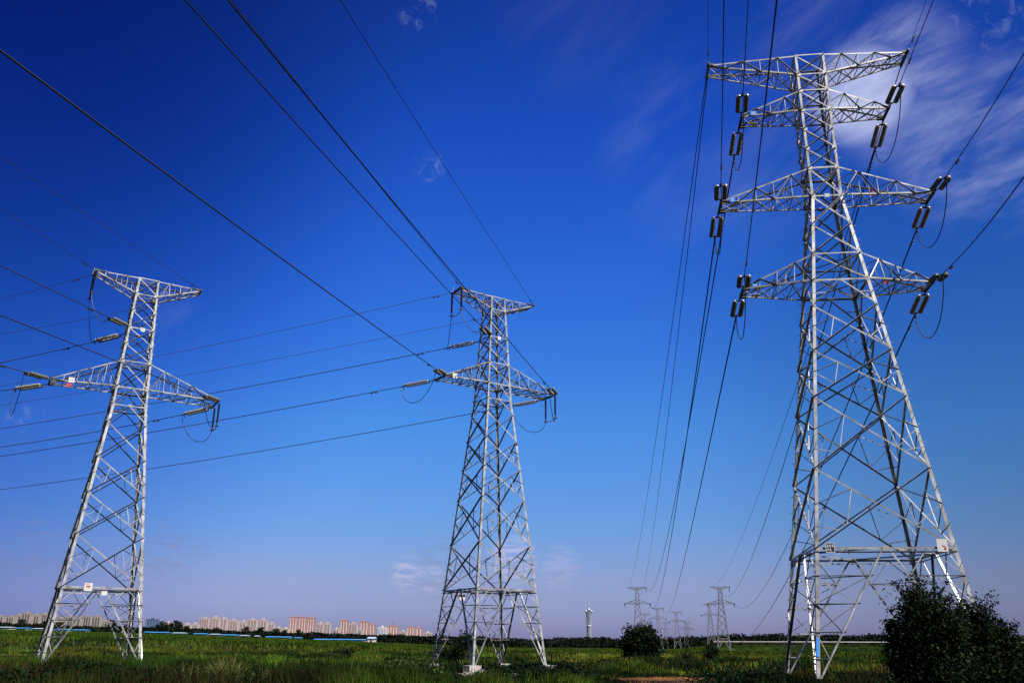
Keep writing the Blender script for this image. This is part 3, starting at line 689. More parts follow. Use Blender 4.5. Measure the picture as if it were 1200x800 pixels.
# ---------------------------------------------------------------- ground
def leaf_mat(name, use_attr=True, base=(.04, .07, .02), rough=.65, trans=.25, spec=.05):
    m = bpy.data.materials.new(name); m.use_nodes = True; t = m.node_tree; b = t.nodes['Principled BSDF']
    b.inputs['Roughness'].default_value = rough; b.inputs['Specular IOR Level'].default_value = spec
    out = t.nodes['Material Output']; tr = t.nodes.new('ShaderNodeBsdfTranslucent'); mx = t.nodes.new('ShaderNodeMixShader'); mx.inputs[0].default_value = trans
    if use_attr:
        a = t.nodes.new('ShaderNodeAttribute'); a.attribute_name = 'tone'
        t.links.new(a.outputs[0], b.inputs['Base Color']); t.links.new(a.outputs[0], tr.inputs[0])
    else:
        b.inputs['Base Color'].default_value = (*base, 1); tr.inputs[0].default_value = (*base, 1)
    t.links.new(b.outputs[0], mx.inputs[1]); t.links.new(tr.outputs[0], mx.inputs[2]); t.links.new(mx.outputs[0], out.inputs[0])
    return m
M['grass'] = leaf_mat('grass_blades'); M['leaf'] = leaf_mat('bush_leaves', trans=.15)
M['bark'] = mat('grey_brown_bark', (.05, .04, .03), .9, 0, (.09, .075, .06), 8, bump=.5)

GREEN_D, GREEN, GREEN_L, YEL, BROWN, RUST = (np.array(c) for c in ((.006, .017, .004), (.030, .072, .008), (.062, .125, .010), (.150, .150, .020), (.075, .045, .016), (.20, .075, .018)))
def mix(a, b, t): return a * (1 - t[:, None]) + b * t[:, None]
def field_tone(x, y):
    """plant colour of the field by place: lush green far off, yellowing strips, dry tracks, darker rank weeds close by, shade painted under the middle pylon."""
    r = np.hypot(x, y)
    n1 = fbm(x / 11, y / 26, 3); n2 = fbm(x / 3.2, y / 6.5, 9); n3 = fbm(x / 45, y / 60, 21); n4 = fbm(x / 1.1, y / 1.5, 31)
    c = np.repeat(GREEN[None], len(x), 0)
    c = mix(c, (GREEN_L * 1.25)[None], smooth(.40, .56, n1 * .6 + n2 * .4))
    mid = smooth(70, 95, r) * (1 - smooth(190, 260, r))
    c = mix(c, YEL[None], np.clip(smooth(.44, .60, n1 * .45 + n3 * .35 + n2 * .2) * (.25 + .75 * mid), 0, 1) * (.45 + .4 * smooth(-9, -2, np.degrees(np.arctan2(x, y)))))
    c = mix(c, BROWN[None], smooth(.56, .70, fbm(x / 16, y / 5.5, 44)) * .8 * (1 - smooth(200, 300, r)))
    az = np.degrees(np.arctan2(x, y))
    dry = np.exp(-((az - 8.5) / 6.0) ** 2) * np.exp(-((r - 58) / 5.0) ** 2) * 1.5 + np.exp(-((az - 19) / 2.5) ** 2) * np.exp(-((r - 62) / 5) ** 2) * 1.1 + np.exp(-((az - 11) / 10.0) ** 2) * np.exp(-((r - 51) / 4) ** 2) * .6
    c = mix(c, RUST[None], np.clip(dry * (.1 + 1.5 * smooth(.35, .6, n2)), 0, 1))
    dark = (1 - smooth(46, 70, r)) * smooth(-1, -6, az) * .35 * (.4 + 1.6 * smooth(.38, .58, n1))
    dark = np.maximum(dark, np.exp(-((az - 0) / 3.6) ** 2) * np.exp(-((r - 66) / 8) ** 2) * .9)  # shade beneath the middle pylon painted into the field colour
    dark = np.maximum(dark, smooth(.47, .55, fbm(x / 5, y / 7, 77)) * .92 * (1 - smooth(120, 170, r)))
    dark = np.maximum(dark, (1 - smooth(40, 52, r)) * smooth(14, 20, az) * .6)
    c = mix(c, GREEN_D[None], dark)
    c = mix(c, (BROWN * .8)[None], (1 - smooth(40, 58, r)) * smooth(-6, -14, az) * smooth(.52, .66, n2) * .40)
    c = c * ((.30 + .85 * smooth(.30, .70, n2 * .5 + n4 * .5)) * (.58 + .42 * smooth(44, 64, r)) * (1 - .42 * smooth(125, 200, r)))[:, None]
    return c, dry, n2, n4

def raw_mesh(name, verts, faces_flat, per, m, tone=None, smooth_=False):
    me = bpy.data.meshes.new(name); nv = len(verts); nf = len(faces_flat) // per
    me.vertices.add(nv); me.vertices.foreach_set('co', np.asarray(verts, np.float32).ravel())
    me.loops.add(nf * per); me.loops.foreach_set('vertex_index', np.asarray(faces_flat, np.int32))
    me.polygons.add(nf); me.polygons.foreach_set('loop_start', np.arange(0, nf * per, per, dtype=np.int32)); me.polygons.foreach_set('loop_total', np.full(nf, per, np.int32))
    if tone is not None:
        at = me.attributes.new('tone', 'FLOAT_COLOR', 'POINT'); q = np.ones((nv, 4), np.float32); q[:, :3] = tone; at.data.foreach_set('color', q.ravel())
    if smooth_: me.polygons.foreach_set('use_smooth', np.ones(nf, bool))
    me.materials.append(m); me.update(calc_edges=True); me.validate(); return me

rads = np.concatenate([np.array([0.0, 8, 16]), np.linspace(22, 130, 90), np.geomspace(133, 420, 60), np.geomspace(440, 9000, 40)])
angs = np.radians(np.concatenate([np.linspace(-180, -50, 40, endpoint=False), np.linspace(-50, 50, 220, endpoint=False), np.linspace(50, 180, 40, endpoint=False)]))
RR, AA = np.meshgrid(rads, angs, indexing='ij'); GX, GY = RR * np.sin(AA), RR * np.cos(AA)
GZ = gz(GX, GY) + (fbm(GX / 5, GY / 5, 5) - .5) * .25 * smooth(15, 30, RR) * (1 - smooth(150, 300, RR)) - .03
na, nr = len(angs), len(rads); I = np.arange(nr * na).reshape(nr, na); J = np.roll(I, -1, 1)
quads = np.stack([I[:-1], J[:-1], J[1:], I[1:]], -1).reshape(-1)
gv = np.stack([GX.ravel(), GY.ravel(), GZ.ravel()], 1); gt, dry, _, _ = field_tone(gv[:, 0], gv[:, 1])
gt = mix(gt * .5, np.array([[.030, .022, .012]]), np.clip(.45 * (1 - smooth(90, 200, np.hypot(gv[:, 0], gv[:, 1]))), 0, 1))
gt = mix(gt, np.array([[.25, .105, .030]]), np.clip(dry, 0, 1) * .65 * smooth(.25, .6, fbm(gv[:, 0] / 2.5, gv[:, 1] / 2.5, 91)))
gm = bpy.data.materials.new('field_soil_and_turf'); gm.use_nodes = True; t = gm.node_tree; b = t.nodes['Principled BSDF']; b.inputs['Roughness'].default_value = .95; b.inputs['Specular IOR Level'].default_value = .1
a = t.nodes.new('ShaderNodeAttribute'); a.attribute_name = 'tone'; tcg = t.nodes.new('ShaderNodeTexCoord'); ng = t.nodes.new('ShaderNodeTexNoise'); ng.inputs['Scale'].default_value = 1.6; ng.inputs['Detail'].default_value = 8
t.links.new(tcg.outputs['Object'], ng.inputs[0]); mr = t.nodes.new('ShaderNodeMapRange'); mr.inputs[1].default_value = .3; mr.inputs[2].default_value = .7; mr.inputs[3].default_value = .6; mr.inputs[4].default_value = 1.4
t.links.new(ng.outputs[0], mr.inputs[0]); vm = t.nodes.new('ShaderNodeVectorMath'); vm.operation = 'SCALE'; t.links.new(a.outputs[0], vm.inputs[0]); t.links.new(mr.outputs[0], vm.inputs['Scale']); t.links.new(vm.outputs[0], b.inputs['Base Color'])
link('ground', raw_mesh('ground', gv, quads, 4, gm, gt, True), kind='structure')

# ---------------------------------------------------------------- grass (uncountable)
def scatter(n, r0, r1, half_az):
    u = rng.random(n); r = np.sqrt(r0 ** 2 + u * (r1 ** 2 - r0 ** 2)); az = np.radians((rng.random(n) * 2 - 1) * half_az); return r * np.sin(az), r * np.cos(az)
def tufts(n, k, r0, r1, half_az, spread):
    x, y = scatter(n, r0, r1, half_az); return np.repeat(x, k) + rng.normal(size=n * k) * spread, np.repeat(y, k) + rng.normal(size=n * k) * spread
def blades(name, x, y, h, w, tone, lean=.35, bend=True, kind='stuff', z0=None, tip_tone=None, droop=0.0, parent=None, m=None, **k):
    n = len(x); ang = rng.random(n) * 2 * np.pi; fx, fy = np.cos(ang), np.sin(ang); la = rng.random(n) * 2 * np.pi; ll = h * lean * (rng.random(n) * .9 + .2)
    z = (gz(x, y) if z0 is None else z0) - .04; lx, ly = np.cos(la) * ll, np.sin(la) * ll
    def pt(t, ww):
        q = t ** 1.8; zz = z + h * t - droop * h * q * rng.random(n) * 0 - droop * ll * q
        c = np.stack([x + lx * q, y + ly * q, zz], 1); o = np.stack([fx * w * ww / 2, fy * w * ww / 2, np.zeros(n)], 1); return c - o, c + o
    a0, a1 = pt(0.0, 1.0); b0, b1 = pt(.55, .85); c0, c1 = pt(1.0, .12)
    if bend:
        V = np.stack([a0, a1, b1, b0, c1, c0], 1).reshape(-1, 3); i = np.arange(n)[:, None] * 6
        F = np.concatenate([i + np.array([[0, 1, 2, 3]]), i + np.array([[3, 2, 4, 5]])], 1).ravel(); kk = 6
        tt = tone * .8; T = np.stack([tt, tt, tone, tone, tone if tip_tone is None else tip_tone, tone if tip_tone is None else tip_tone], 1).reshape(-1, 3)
    else:
        V = np.stack([a0, a1, c1, c0], 1).reshape(-1, 3); i = np.arange(n)[:, None] * 4; F = (i + np.array([[0, 1, 2, 3]])).ravel(); T = np.repeat(tone, 4, 0)
    return link(name, raw_mesh(name, V, F, 4, m or M['grass'], T), parent, kind=kind, **k)
def jit(c, s=.25): return c * (1 + (rng.random((len(c), 1)) - .5) * 2 * s) * (1 + (rng.random(c.shape) - .5) * .2)
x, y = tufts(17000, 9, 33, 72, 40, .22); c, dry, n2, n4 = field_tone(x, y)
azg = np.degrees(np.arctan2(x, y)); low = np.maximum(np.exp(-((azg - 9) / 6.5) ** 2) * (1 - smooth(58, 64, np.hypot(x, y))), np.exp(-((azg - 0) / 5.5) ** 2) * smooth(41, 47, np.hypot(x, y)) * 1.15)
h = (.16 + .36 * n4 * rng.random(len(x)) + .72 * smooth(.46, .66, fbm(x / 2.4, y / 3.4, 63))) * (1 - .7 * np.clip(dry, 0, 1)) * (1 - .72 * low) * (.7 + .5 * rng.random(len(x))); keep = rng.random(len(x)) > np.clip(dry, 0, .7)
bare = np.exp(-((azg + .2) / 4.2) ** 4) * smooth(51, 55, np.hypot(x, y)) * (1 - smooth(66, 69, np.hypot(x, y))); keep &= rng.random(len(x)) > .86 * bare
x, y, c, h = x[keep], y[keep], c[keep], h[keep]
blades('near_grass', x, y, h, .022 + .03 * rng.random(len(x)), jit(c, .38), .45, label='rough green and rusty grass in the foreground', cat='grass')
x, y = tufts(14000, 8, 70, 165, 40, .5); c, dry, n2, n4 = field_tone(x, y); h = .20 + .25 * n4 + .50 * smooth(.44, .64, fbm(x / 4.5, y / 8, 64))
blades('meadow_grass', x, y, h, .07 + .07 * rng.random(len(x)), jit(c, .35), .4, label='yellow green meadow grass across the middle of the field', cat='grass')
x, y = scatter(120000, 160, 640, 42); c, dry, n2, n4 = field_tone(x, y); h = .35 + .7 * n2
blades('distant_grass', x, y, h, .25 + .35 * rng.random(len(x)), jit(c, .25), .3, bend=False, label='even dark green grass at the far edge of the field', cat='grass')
# taller rank weeds with brown seed heads, close on the left and right
x, y = tufts(900, 12, 34, 62, 40, .30); az = np.degrees(np.arctan2(x, y)); pat = fbm(x / 3.5, y / 4, 55)
keep = (((az < -6) & (pat > .40)) | ((az > 16) & (pat > .46)) | (pat > .64)) & (np.abs(az - 9) > 7); x, y = x[keep], y[keep]; c, dry, n2, n4 = field_tone(x, y)
h = .45 + .6 * rng.random(len(x)); c = mix(c, GREEN_D[None], np.full(len(x), .45))
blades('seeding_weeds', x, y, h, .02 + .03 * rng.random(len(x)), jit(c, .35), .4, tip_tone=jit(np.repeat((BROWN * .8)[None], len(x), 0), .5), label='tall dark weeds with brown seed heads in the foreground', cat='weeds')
# broad-leaved weeds in dark drifts; the patch under the middle pylon imitates shade
def leaf_quads(P, s, tone, up=.25):
    n = len(P); a = rng.normal(size=(n, 3)); a[:, 2] *= .8; a /= np.linalg.norm(a, axis=1)[:, None]; b_ = rng.normal(size=(n, 3)); b_[:, 2] += up; b_ -= a * (a * b_).sum(1)[:, None]; b_ /= np.linalg.norm(b_, axis=1)[:, None]
    a = a * s[:, None]; b_ = b_ * s[:, None] * .46
    V = np.stack([P - a, P - a * .1 + b_, P + a, P - a * .1 - b_], 1).reshape(-1, 3); F = np.arange(n * 4); return V, F, np.repeat(tone, 4, 0)
wx, wy = [], []
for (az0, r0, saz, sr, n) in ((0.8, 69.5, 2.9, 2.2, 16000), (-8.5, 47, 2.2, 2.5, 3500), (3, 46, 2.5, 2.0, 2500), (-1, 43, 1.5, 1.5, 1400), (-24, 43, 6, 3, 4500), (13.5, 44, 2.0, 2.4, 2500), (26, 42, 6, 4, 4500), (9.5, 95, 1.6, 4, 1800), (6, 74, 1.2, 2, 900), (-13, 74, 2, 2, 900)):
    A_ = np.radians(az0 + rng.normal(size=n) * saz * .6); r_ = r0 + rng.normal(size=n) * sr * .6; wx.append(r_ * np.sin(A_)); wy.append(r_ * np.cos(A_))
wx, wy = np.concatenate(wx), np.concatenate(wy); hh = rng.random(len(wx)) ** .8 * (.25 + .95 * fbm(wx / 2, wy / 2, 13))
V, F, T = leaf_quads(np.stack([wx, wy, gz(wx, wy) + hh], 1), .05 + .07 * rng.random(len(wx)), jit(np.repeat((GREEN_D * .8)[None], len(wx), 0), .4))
link('weeds_and_shade_patch', raw_mesh('weeds_and_shade_patch', V, F, 4, M['leaf'], T), kind='stuff', label='dark broad-leaved weeds in drifts, plus leaves imitating shade under the middle pylon', cat='weeds')

# pale feathery reed clumps
for px, D, n, hgt, lab in ((270, 39.5, 420, 1.45, 'largest pale feathery reed clump at the bottom between two large pylons'), (226, 40.5, 220, 1.15, 'smaller pale reed clump just left of the largest one'), (312, 41.5, 160, .95, 'low pale reed clump just right of the largest one'),
                           (420, 42, 150, .9, 'short reed clump before the dark weeds near the middle pylon'), (1010, 40.5, 130, .8, 'short dry reed clump at the foot of the big dark bush')):
    p = at_d(px, D); root = empty('reed_clump', (p.x, p.y, gzf(p.x, p.y)), label=lab, cat='reeds', group='pale reed clumps in the foreground')
    x, y = rng.normal(size=n) * .22, rng.normal(size=n) * .22; h = hgt * (.55 + .5 * rng.random(n)); c = jit(np.repeat(np.array([[.080, .105, .026]]), n, 0), .35)
    blades('reed_blades', x, y, h, .022 + .014 * rng.random(n), c, .75, z0=np.zeros(n), tip_tone=jit(np.repeat(np.array([[.16, .16, .055]]), n, 0), .3), droop=.35, parent=root, kind=None)

# ---------------------------------------------------------------- bushes and trees
def plant(name, loc, lobes, n, leaf, label, cat='bush', group=None, tone=(.006, .011, .004), stems=5, stem_r=.05, gap=.5, sprigs=0):
    """lobes: (dx, dy, z, rx, ry, rz) ellipsoids filled with clusters of leaves; stems run from the ground into the lobes."""
    root = empty(name, loc, label=label, cat=cat, group=group); P = []
    vol = np.array([l[3] * l[4] * l[5] for l in lobes]); cnt = (vol ** .75 / (vol ** .75).sum() * n).astype(int); mb = MB()
    for li, (l, k) in enumerate(zip(lobes, cnt)):
        nc = max(6, k // 42); d = rng.normal(size=(nc, 3)); d /= np.linalg.norm(d, axis=1)[:, None]; rad = rng.random(nc) ** .38 * (.72 + .42 * rng.random(nc))
        cc = d * rad[:, None] * np.array(l[3:6]) + np.array(l[:3]); per = k // nc
        for q in cc:
            if q[2] < .05: q[2] = .05 + abs(q[2]) * .3
            sg_ = np.array(l[3:6]).min() * (.10 + .10 * rng.random()) + leaf
            P.append(q + rng.normal(size=(per, 3)) * sg_ * np.array([1, 1, .8]))
        for j in range(stems):
            e = Vector(cc[rng.integers(nc)]); b0 = Vector((rng.normal() * .12, rng.normal() * .12, -.1)) if li == 0 or abs(l[0]) < l[3] else Vector((l[0] * .6 + rng.normal() * .15, l[1], -.1))
            m1 = b0.lerp(e, .5) + Vector((rng.normal() * .1, rng.normal() * .1, .15 * l[5])); mb.tube([b0, m1, e], [stem_r, stem_r * .6, stem_r * .18], 5)
        for j in range(sprigs):                 # shoots sticking out of the outline
            a_ = rng.random() * 2 * np.pi; e = np.array([math.cos(a_) * l[3] * .75, math.sin(a_) * l[4] * .75, l[5] * (.45 + .5 * rng.random())]) + np.array(l[:3])
            tip_ = e + np.array([math.cos(a_) * .35, math.sin(a_) * .3, .45 + .35 * rng.random()]) * (l[5] * .42); mb.tube([Vector(e * .8 + np.array(l[:3]) * .2), Vector(e), Vector(tip_)], [stem_r * .3, stem_r * .22, stem_r * .08], 4)
            tt = rng.random(16)[:, None]; P.append(e * (1 - tt) + tip_ * tt + rng.normal(size=(16, 3)) * leaf * .9)
    P = np.concatenate(P); P[:, 2] = np.maximum(P[:, 2], .02)
    tn = np.repeat(np.array([tone]), len(P), 0); lit_leaf = rng.random(len(P)) < .06; tn[lit_leaf] = tn[lit_leaf] * np.array([3.2, 3.4, 2.2]); V, F, T = leaf_quads(P, leaf * (.65 + .7 * rng.random(len(P))), jit(tn, .5), .1)  # a few random leaves coloured brighter to look sunlit
    mb.build('trunk', M['bark'], root); link('crown', raw_mesh('crown', V, F, 4, M['leaf'], T), root); return root
p = at_d(1096, 30); plant('dark_bush', (p.x, p.y, 0), [(-.25, 0, 2.55, .92, 1.0, 1.30), (-.80, .1, 1.65, .80, .9, .95), (.42, .1, 2.15, .70, .8, 1.05), (-1.10, 0, 2.2, .42, .5, .45), (0, 0, 1.0, 1.45, 1.2, 1.0)], 33000, .060, 'biggest dark leafy bush in front of the tallest pylon', group='two dark bushes at the right', sprigs=15)
p = at_d(1160, 30.5); plant('dark_bush', (p.x, p.y, 0), [(-.25, 0, 2.25, .55, .8, 1.15), (.40, .1, 1.75, .62, .8, .95), (.80, 0, 1.2, .62, .7, .85), (-.55, 0, 1.8, .6, .7, .9), (0, 0, .9, 1.25, 1.1, .9)], 24000, .060, 'dark leafy bush at the right edge, lower than its taller neighbour', group='two dark bushes at the right', sprigs=13)
p = at_d(751, 124); plant('round_bush', (p.x, p.y, 0), [(0, 0, 2.3, 2.3, 2.0, 2.0), (.6, .1, 3.3, 1.3, 1.2, 1.2), (-1.2, 0, 1.6, 1.5, 1.4, 1.4), (1.3, 0, 1.6, 1.4, 1.3, 1.5), (0, 0, .8, 2.4, 2.0, .9)], 15000, .20, 'round nearly black bush alone in the middle of the field', sprigs=4)
for px, D, hh_, ww, lab in ((833, 118, 2.3, 1.0, 'small dark shrub in front of the large far pylon'), (802, 108, .9, 1.3, 'low dark scrub patch between round bush and small shrub'), (543, 84, 2.9, 1.0, 'thin dark shrub seen through the legs of the middle pylon'),
                        (519, 90, 1.5, 1.2, 'low shrub just behind the left leg of the middle pylon'), (497, 49, 1.2, 1.5, 'leafy green bush in front of the left leg of the middle pylon'), (462, 47, 1.1, 1.5, 'leafy green bush left of the one by the middle pylon'),
                        (404, 120, 1.1, 1.8, 'low dark shrub in the open field between the left pylons'), (905, 52, .9, 1.6, 'low dark scrub beside the foot of the tallest pylon'), (648, 55, .8, 1.5, 'low leafy scrub right of the pale concrete footing')):
    p = at_d(px, D); z = gzf(p.x, p.y); g_ = 'green' in lab
    plant('shrub', (p.x, p.y, z), [(0, 0, hh_ * .5, ww, ww * .9, hh_ * .5), (ww * .3, 0, hh_ * .75, ww * .55, ww * .5, hh_ * .30), (-ww * .5, 0, hh_ * .3, ww * .7, ww * .6, hh_ * .32)], 1500 if D > 60 else 2600, .11 if D > 60 else .06, lab, cat='shrub', group='low shrubs in the field', tone=(.020, .040, .010) if g_ else (.007, .012, .005), stems=3, stem_r=.03, sprigs=2)

# individual trees of the far tree line, then the wood behind it that reads as one band
def edge_D(px): return np.interp(px, [-400, 200, 400, 520, 700, 850, 1000, 1700], [640, 640, 660, 700, 960, 980, 740, 740])
def tree_copy_mesh(seed, h, w):
    P = []; mb = MB(); mb.tube([Vector((0, 0, -.3)), Vector((.1, 0, h * .35)), Vector((0, .1, h * .8))], [.22, .15, .05], 5)
    for k in range(22):
        a_ = rng.random() * 6.28; zz = h * (.30 + .68 * rng.random()); rr = w * math.sqrt(max(.05, 1 - ((zz / h - .55) / .5) ** 2)) * rng.random() ** .6
        P.append(np.array([rr * math.cos(a_), rr * math.sin(a_), zz]) + rng.normal(size=(16, 3)) * w * .20)
        mb.tube([Vector((0, 0, zz * .6)), Vector((rr * math.cos(a_), rr * math.sin(a_), zz))], [.07, .02], 4)
    P = np.concatenate(P); V, F, T = leaf_quads(P, w * (.16 + .14 * rng.random(len(P))), jit(np.repeat(np.array([[.007, .012, .005]]), len(P), 0), .4), .1)
    return mb.mesh('trunk', M['bark']), raw_mesh('crown', V, F, 4, M['leaf'], T)
protos = [tree_copy_mesh(i, 6.0 + .8 * i, 2.6 + .3 * i) for i in range(4)]
tx = [(22, 1.15), (48, .95), (66, 1.0), (128, 1.05), (146, .95), (186, 1.35), (197, 1.0), (206, 1.15), (216, 1.0), (252, .9), (287, .95), (304, .9), (322, 1.1), (331, .95), (349, .9)]
for i, (px, s_) in enumerate(tx):
    D = edge_D(px) + 45 + 12 * (i % 3); p = at_d(px, D); z = gzf(p.x, p.y)
    word = 'left of the leftmost pylon' if px < 70 else 'seen through the leftmost pylon' if px < 165 else 'in the dark row right of the leftmost pylon'
    root = empty('field_edge_tree', (p.x, p.y, z), rng.random() * 6, label=f'small dark tree at the field edge, {word}', cat='tree', group=f'trees at the far field edge, {word}')
    root.scale = (s_, s_, s_); tm, cm = protos[i % 4]; link('trunk', tm, root); link('crown', cm, root)
P, S_ = [], []
for px in np.arange(-420, 1640, .8):
    D = edge_D(px) + 95; D = float(D) + rng.normal() * 14; p = at_d(px, D); base = gzf(p.x, p.y); hgt = np.interp(px, [-400, 100, 300, 480, 540, 760, 880, 1000, 1100, 1600], [3.6, 3.6, 4.2, 5.5, 7.5, 11.0, 11.5, 9.5, 10, 10]) * (.72 + .55 * fbm(np.array([px / 16.]), np.array([3.]), 8)[0]) * (.88 + .24 * rng.random()) * (1.12 if 905 < px < 985 else 1)
    k = 26; zz = base + hgt * rng.random(k) ** .9; wj = 2.2 * (D / 800)
    P.append(np.stack([p.x + rng.normal(size=k) * wj, p.y + rng.normal(size=k) * 6, zz], 1)); S_.append(np.full(k, 1.15 * D / 800 + .45))
P, S_ = np.concatenate(P), np.concatenate(S_); V, F, T = leaf_quads(P, S_ * (.7 + .6 * rng.random(len(P))), jit(np.repeat(np.array([[.006, .010, .005]]), len(P), 0), .35), .1)
link('far_wood', raw_mesh('far_wood', V, F, 4, M['leaf'], T), kind='stuff', label='dark band of distant trees along the horizon', cat='wood')

# ---------------------------------------------------------------- rubble and white wall
for i, (px, D, s_) in enumerate(((556, 60.6, .30), (566, 60.2, .42), (580, 59.6, .26), (593, 59.8, .22), (601, 59.4, .34), (611, 59.2, .24), (628, 59.0, .28), (638, 59.2, .45), (645, 59.3, .26), (547, 60.8, .28))):
    p = at_d(px, D);     q = [Vector((rng.normal(), rng.normal(), rng.normal())).normalized() for _ in range(26)]
    bm = bmesh.new(); [bm.verts.new((v.x * s_ * (1.5 + .3 * rng.random()), v.y * s_ * .8, v.z * s_ * .8)) for v in q]; bmesh.ops.convex_hull(bm, input=bm.verts); me = bpy.data.meshes.new('concrete_chunk')
    [bm.verts.remove(v) for v in [v for v in bm.verts if not v.link_faces]]; bm.to_mesh(me); bm.free(); me.materials.append(M['concrete'])
    o = link('concrete_chunk', me, label='pale broken concrete chunk in the row below the middle pylon', cat='rubble', group='broken concrete below the middle pylon'); o.location = (p.x, p.y, gzf(p.x, p.y) + .26 + .35 * s_); o.rotation_euler = (0, 0, rng.random() * 6)
M['white_wall'] = mat('whitewashed_wall', (.28, .265, .25), .8, 0, (.36, .345, .33), .2); M['wall_dark'] = mat('dark_wall_base', (.014, .014, .010), .9, spec=0)
D = 610; a_, b_ = at_d(836, D, 751.2), at_d(1330, D, 752.6); mb = MB(); gp = min(gzf(a_.x, a_.y), gzf(b_.x, b_.y))
wall = empty('roadside_barrier', (a_.x, a_.y, gzf(a_.x, a_.y)), label='long thin white barrier crossing the far field behind the tallest pylon', cat='barrier')
mb.bar(Vector((0, 0, a_.z - wall.location.z)), Vector((b_.x - a_.x, b_.y - a_.y, b_.z - wall.location.z)), .5, .60); mb.build('white_rail', M['white_wall'], wall)
for k in range(16):
    t = (k + .5) / 16; q = a_.lerp(b_, t) - Vector(wall.location); g0 = gzf(a_.x + (b_.x - a_.x) * t, D) - wall.location.z
    m2 = MB(); m2.bar((q.x, q.y, g0 - .5), (q.x, q.y, q.z - .38), .8, 15.6, up=(1, 0, 0)); m2.build('support_pier', M['wall_dark'], wall)

# ---------------------------------------------------------------- blue-roofed sheds
M['blue_roof'] = mat('blue_sheet_roof', (.035, .20, .46), .4, 0, (.07, .27, .54), .08); M['pale_roof'] = mat('pale_blue_sheet_roof', (.26, .36, .45), .4, 0, (.36, .44, .50), .08)
M['shed_wall'] = mat('shed_plaster', (.45, .40, .34), .8, 0, (.56, .52, .46), .3); M['shed_door'] = mat('shed_door', (.05, .05, .06), .6)
def shed(px0, px1, ytop, ybot, blue, label):
    pm = (px0 + px1) / 2; D = edge_D(pm) + 12; p0, p1, pt, pb = at_d(px0, D), at_d(px1, D), at_d(pm, D, ytop), at_d(pm, D, ybot); w = p1.x - p0.x; z = gzf(pt.x, pt.y); h = max(1.7, pt.z - z)
    eave = max(1.2, h - max(1.2, (pt.z - pb.z))); dp = 9.0
    o = empty('low_shed', (pt.x, pt.y, z), label=label, cat='shed', group='low sheds along the far field edge')
    mb = MB(); mb.box((0, dp / 2, eave / 2 - .3), w, dp, eave + .6); mb.build('wall', M['shed_wall'], o)
    r_ = MB(); W = w / 2 + .4; prof = [Vector((-W, -.6, eave)), Vector((-W, dp / 2, h)), Vector((-W, dp + .6, eave)), Vector((-W, dp + .6, eave - .12)), Vector((-W, -.6, eave - .12))]
    vs = prof + [v + Vector((2 * W, 0, 0)) for v in prof]; r_.add(vs, [(0, 1, 6, 5), (1, 2, 7, 6), (2, 3, 8, 7), (3, 4, 9, 8), (4, 0, 5, 9), (0, 4, 3, 2, 1), (5, 6, 7, 8, 9)]); r_.build('roof', M['blue_roof'] if blue else M['pale_roof'], o)
    for k in range(max(1, int(w / 9))):
        m2 = MB(); m2.box((-w / 2 + (k + .5) * w / max(1, int(w / 9)), -.04, eave * .42), 1.6, .10, eave * .8); m2.build('door', M['shed_door'], o)
SH = [(-30, 12, 735.5, 738, 0, 'pale'), (18, 31, 735.5, 738.5, 1, 'bright'), (37, 49, 736, 739, 0, 'pale'), (62, 78, 737, 739.5, 1, 'bright'), (84, 100, 737, 740, 1, 'vivid'), (168, 176, 739.5, 742.5, 1, 'dull'), (177, 196, 739.5, 743, 1, 'vivid'), (201, 215, 741, 744, 0, 'pale'),
      (226, 241, 741.5, 744.5, 1, 'dull'), (245, 256, 742, 745, 0, 'pale'), (259, 277, 742.5, 745.5, 1, 'bright'), (280, 290, 743.5, 746, 0, 'pale'), (297, 302, 746.5, 748.5, 0, 'grey'), (310, 340, 747, 748.8, 1, 'dull'), (344, 352, 747, 749, 1, 'dull'), (367, 428, 748.6, 751, 1, 'vivid'), (430, 440, 744.5, 747, 0, 'pale')]
for i, (x0, x1, yt, yb, bl, wd) in enumerate(SH):
    where = ('at the left edge', 'first beside the left edge', 'second beside the left edge', 'left of the leftmost pylon', 'behind the leftmost pylon', 'touching the right leg of the leftmost pylon', 'just right of the leftmost pylon', 'third right of the leftmost pylon', 'fourth right of the leftmost pylon', 'fifth right of the leftmost pylon',
             'sixth right of the leftmost pylon', 'seventh right of the leftmost pylon', 'tiny one below the pink towers', 'below the tallest pink tower block', 'small one just before the longest blue roof', 'longest of all, below the red tower blocks', 'set back above the longest blue roof')[i]
    shed(x0 + .8, x1 - .8, yt + 1.2, yb + .4, bl, f'low {wd} {"blue" if bl else "whitish"} roofed shed, {where}')

# ---------------------------------------------------------------- distant city blocks
def bmat(name, a, b_): return mat(name, a, .8, 0, b_, .03)
W_TAN, W_PINK, W_RED, W_WHITE, W_DARK = bmat('tan_render', (.24, .205, .185), (.30, .26, .235)), bmat('pink_render', (.36, .30, .295), (.42, .355, .345)), bmat('brick_red_render', (.30, .155, .155), (.35, .195, .19)), bmat('white_render', (.46, .46, .50), (.52, .52, .55)), bmat('dark_blue_glass', (.03, .06, .11), (.05, .09, .16))
GLZ = {W_TAN: bmat('tan_block_glazing', (.055, .050, .055), (.08, .07, .075)), W_PINK: bmat('pink_block_glazing', (.22, .165, .155), (.26, .195, .185)), W_RED: bmat('red_block_glazing', (.46, .37, .34), (.52, .43, .40)), W_WHITE: bmat('white_block_glazing', (.25, .28, .36), (.32, .36, .42)), W_DARK: bmat('dark_block_glazing', (.07, .12, .22), (.1, .16, .26))}
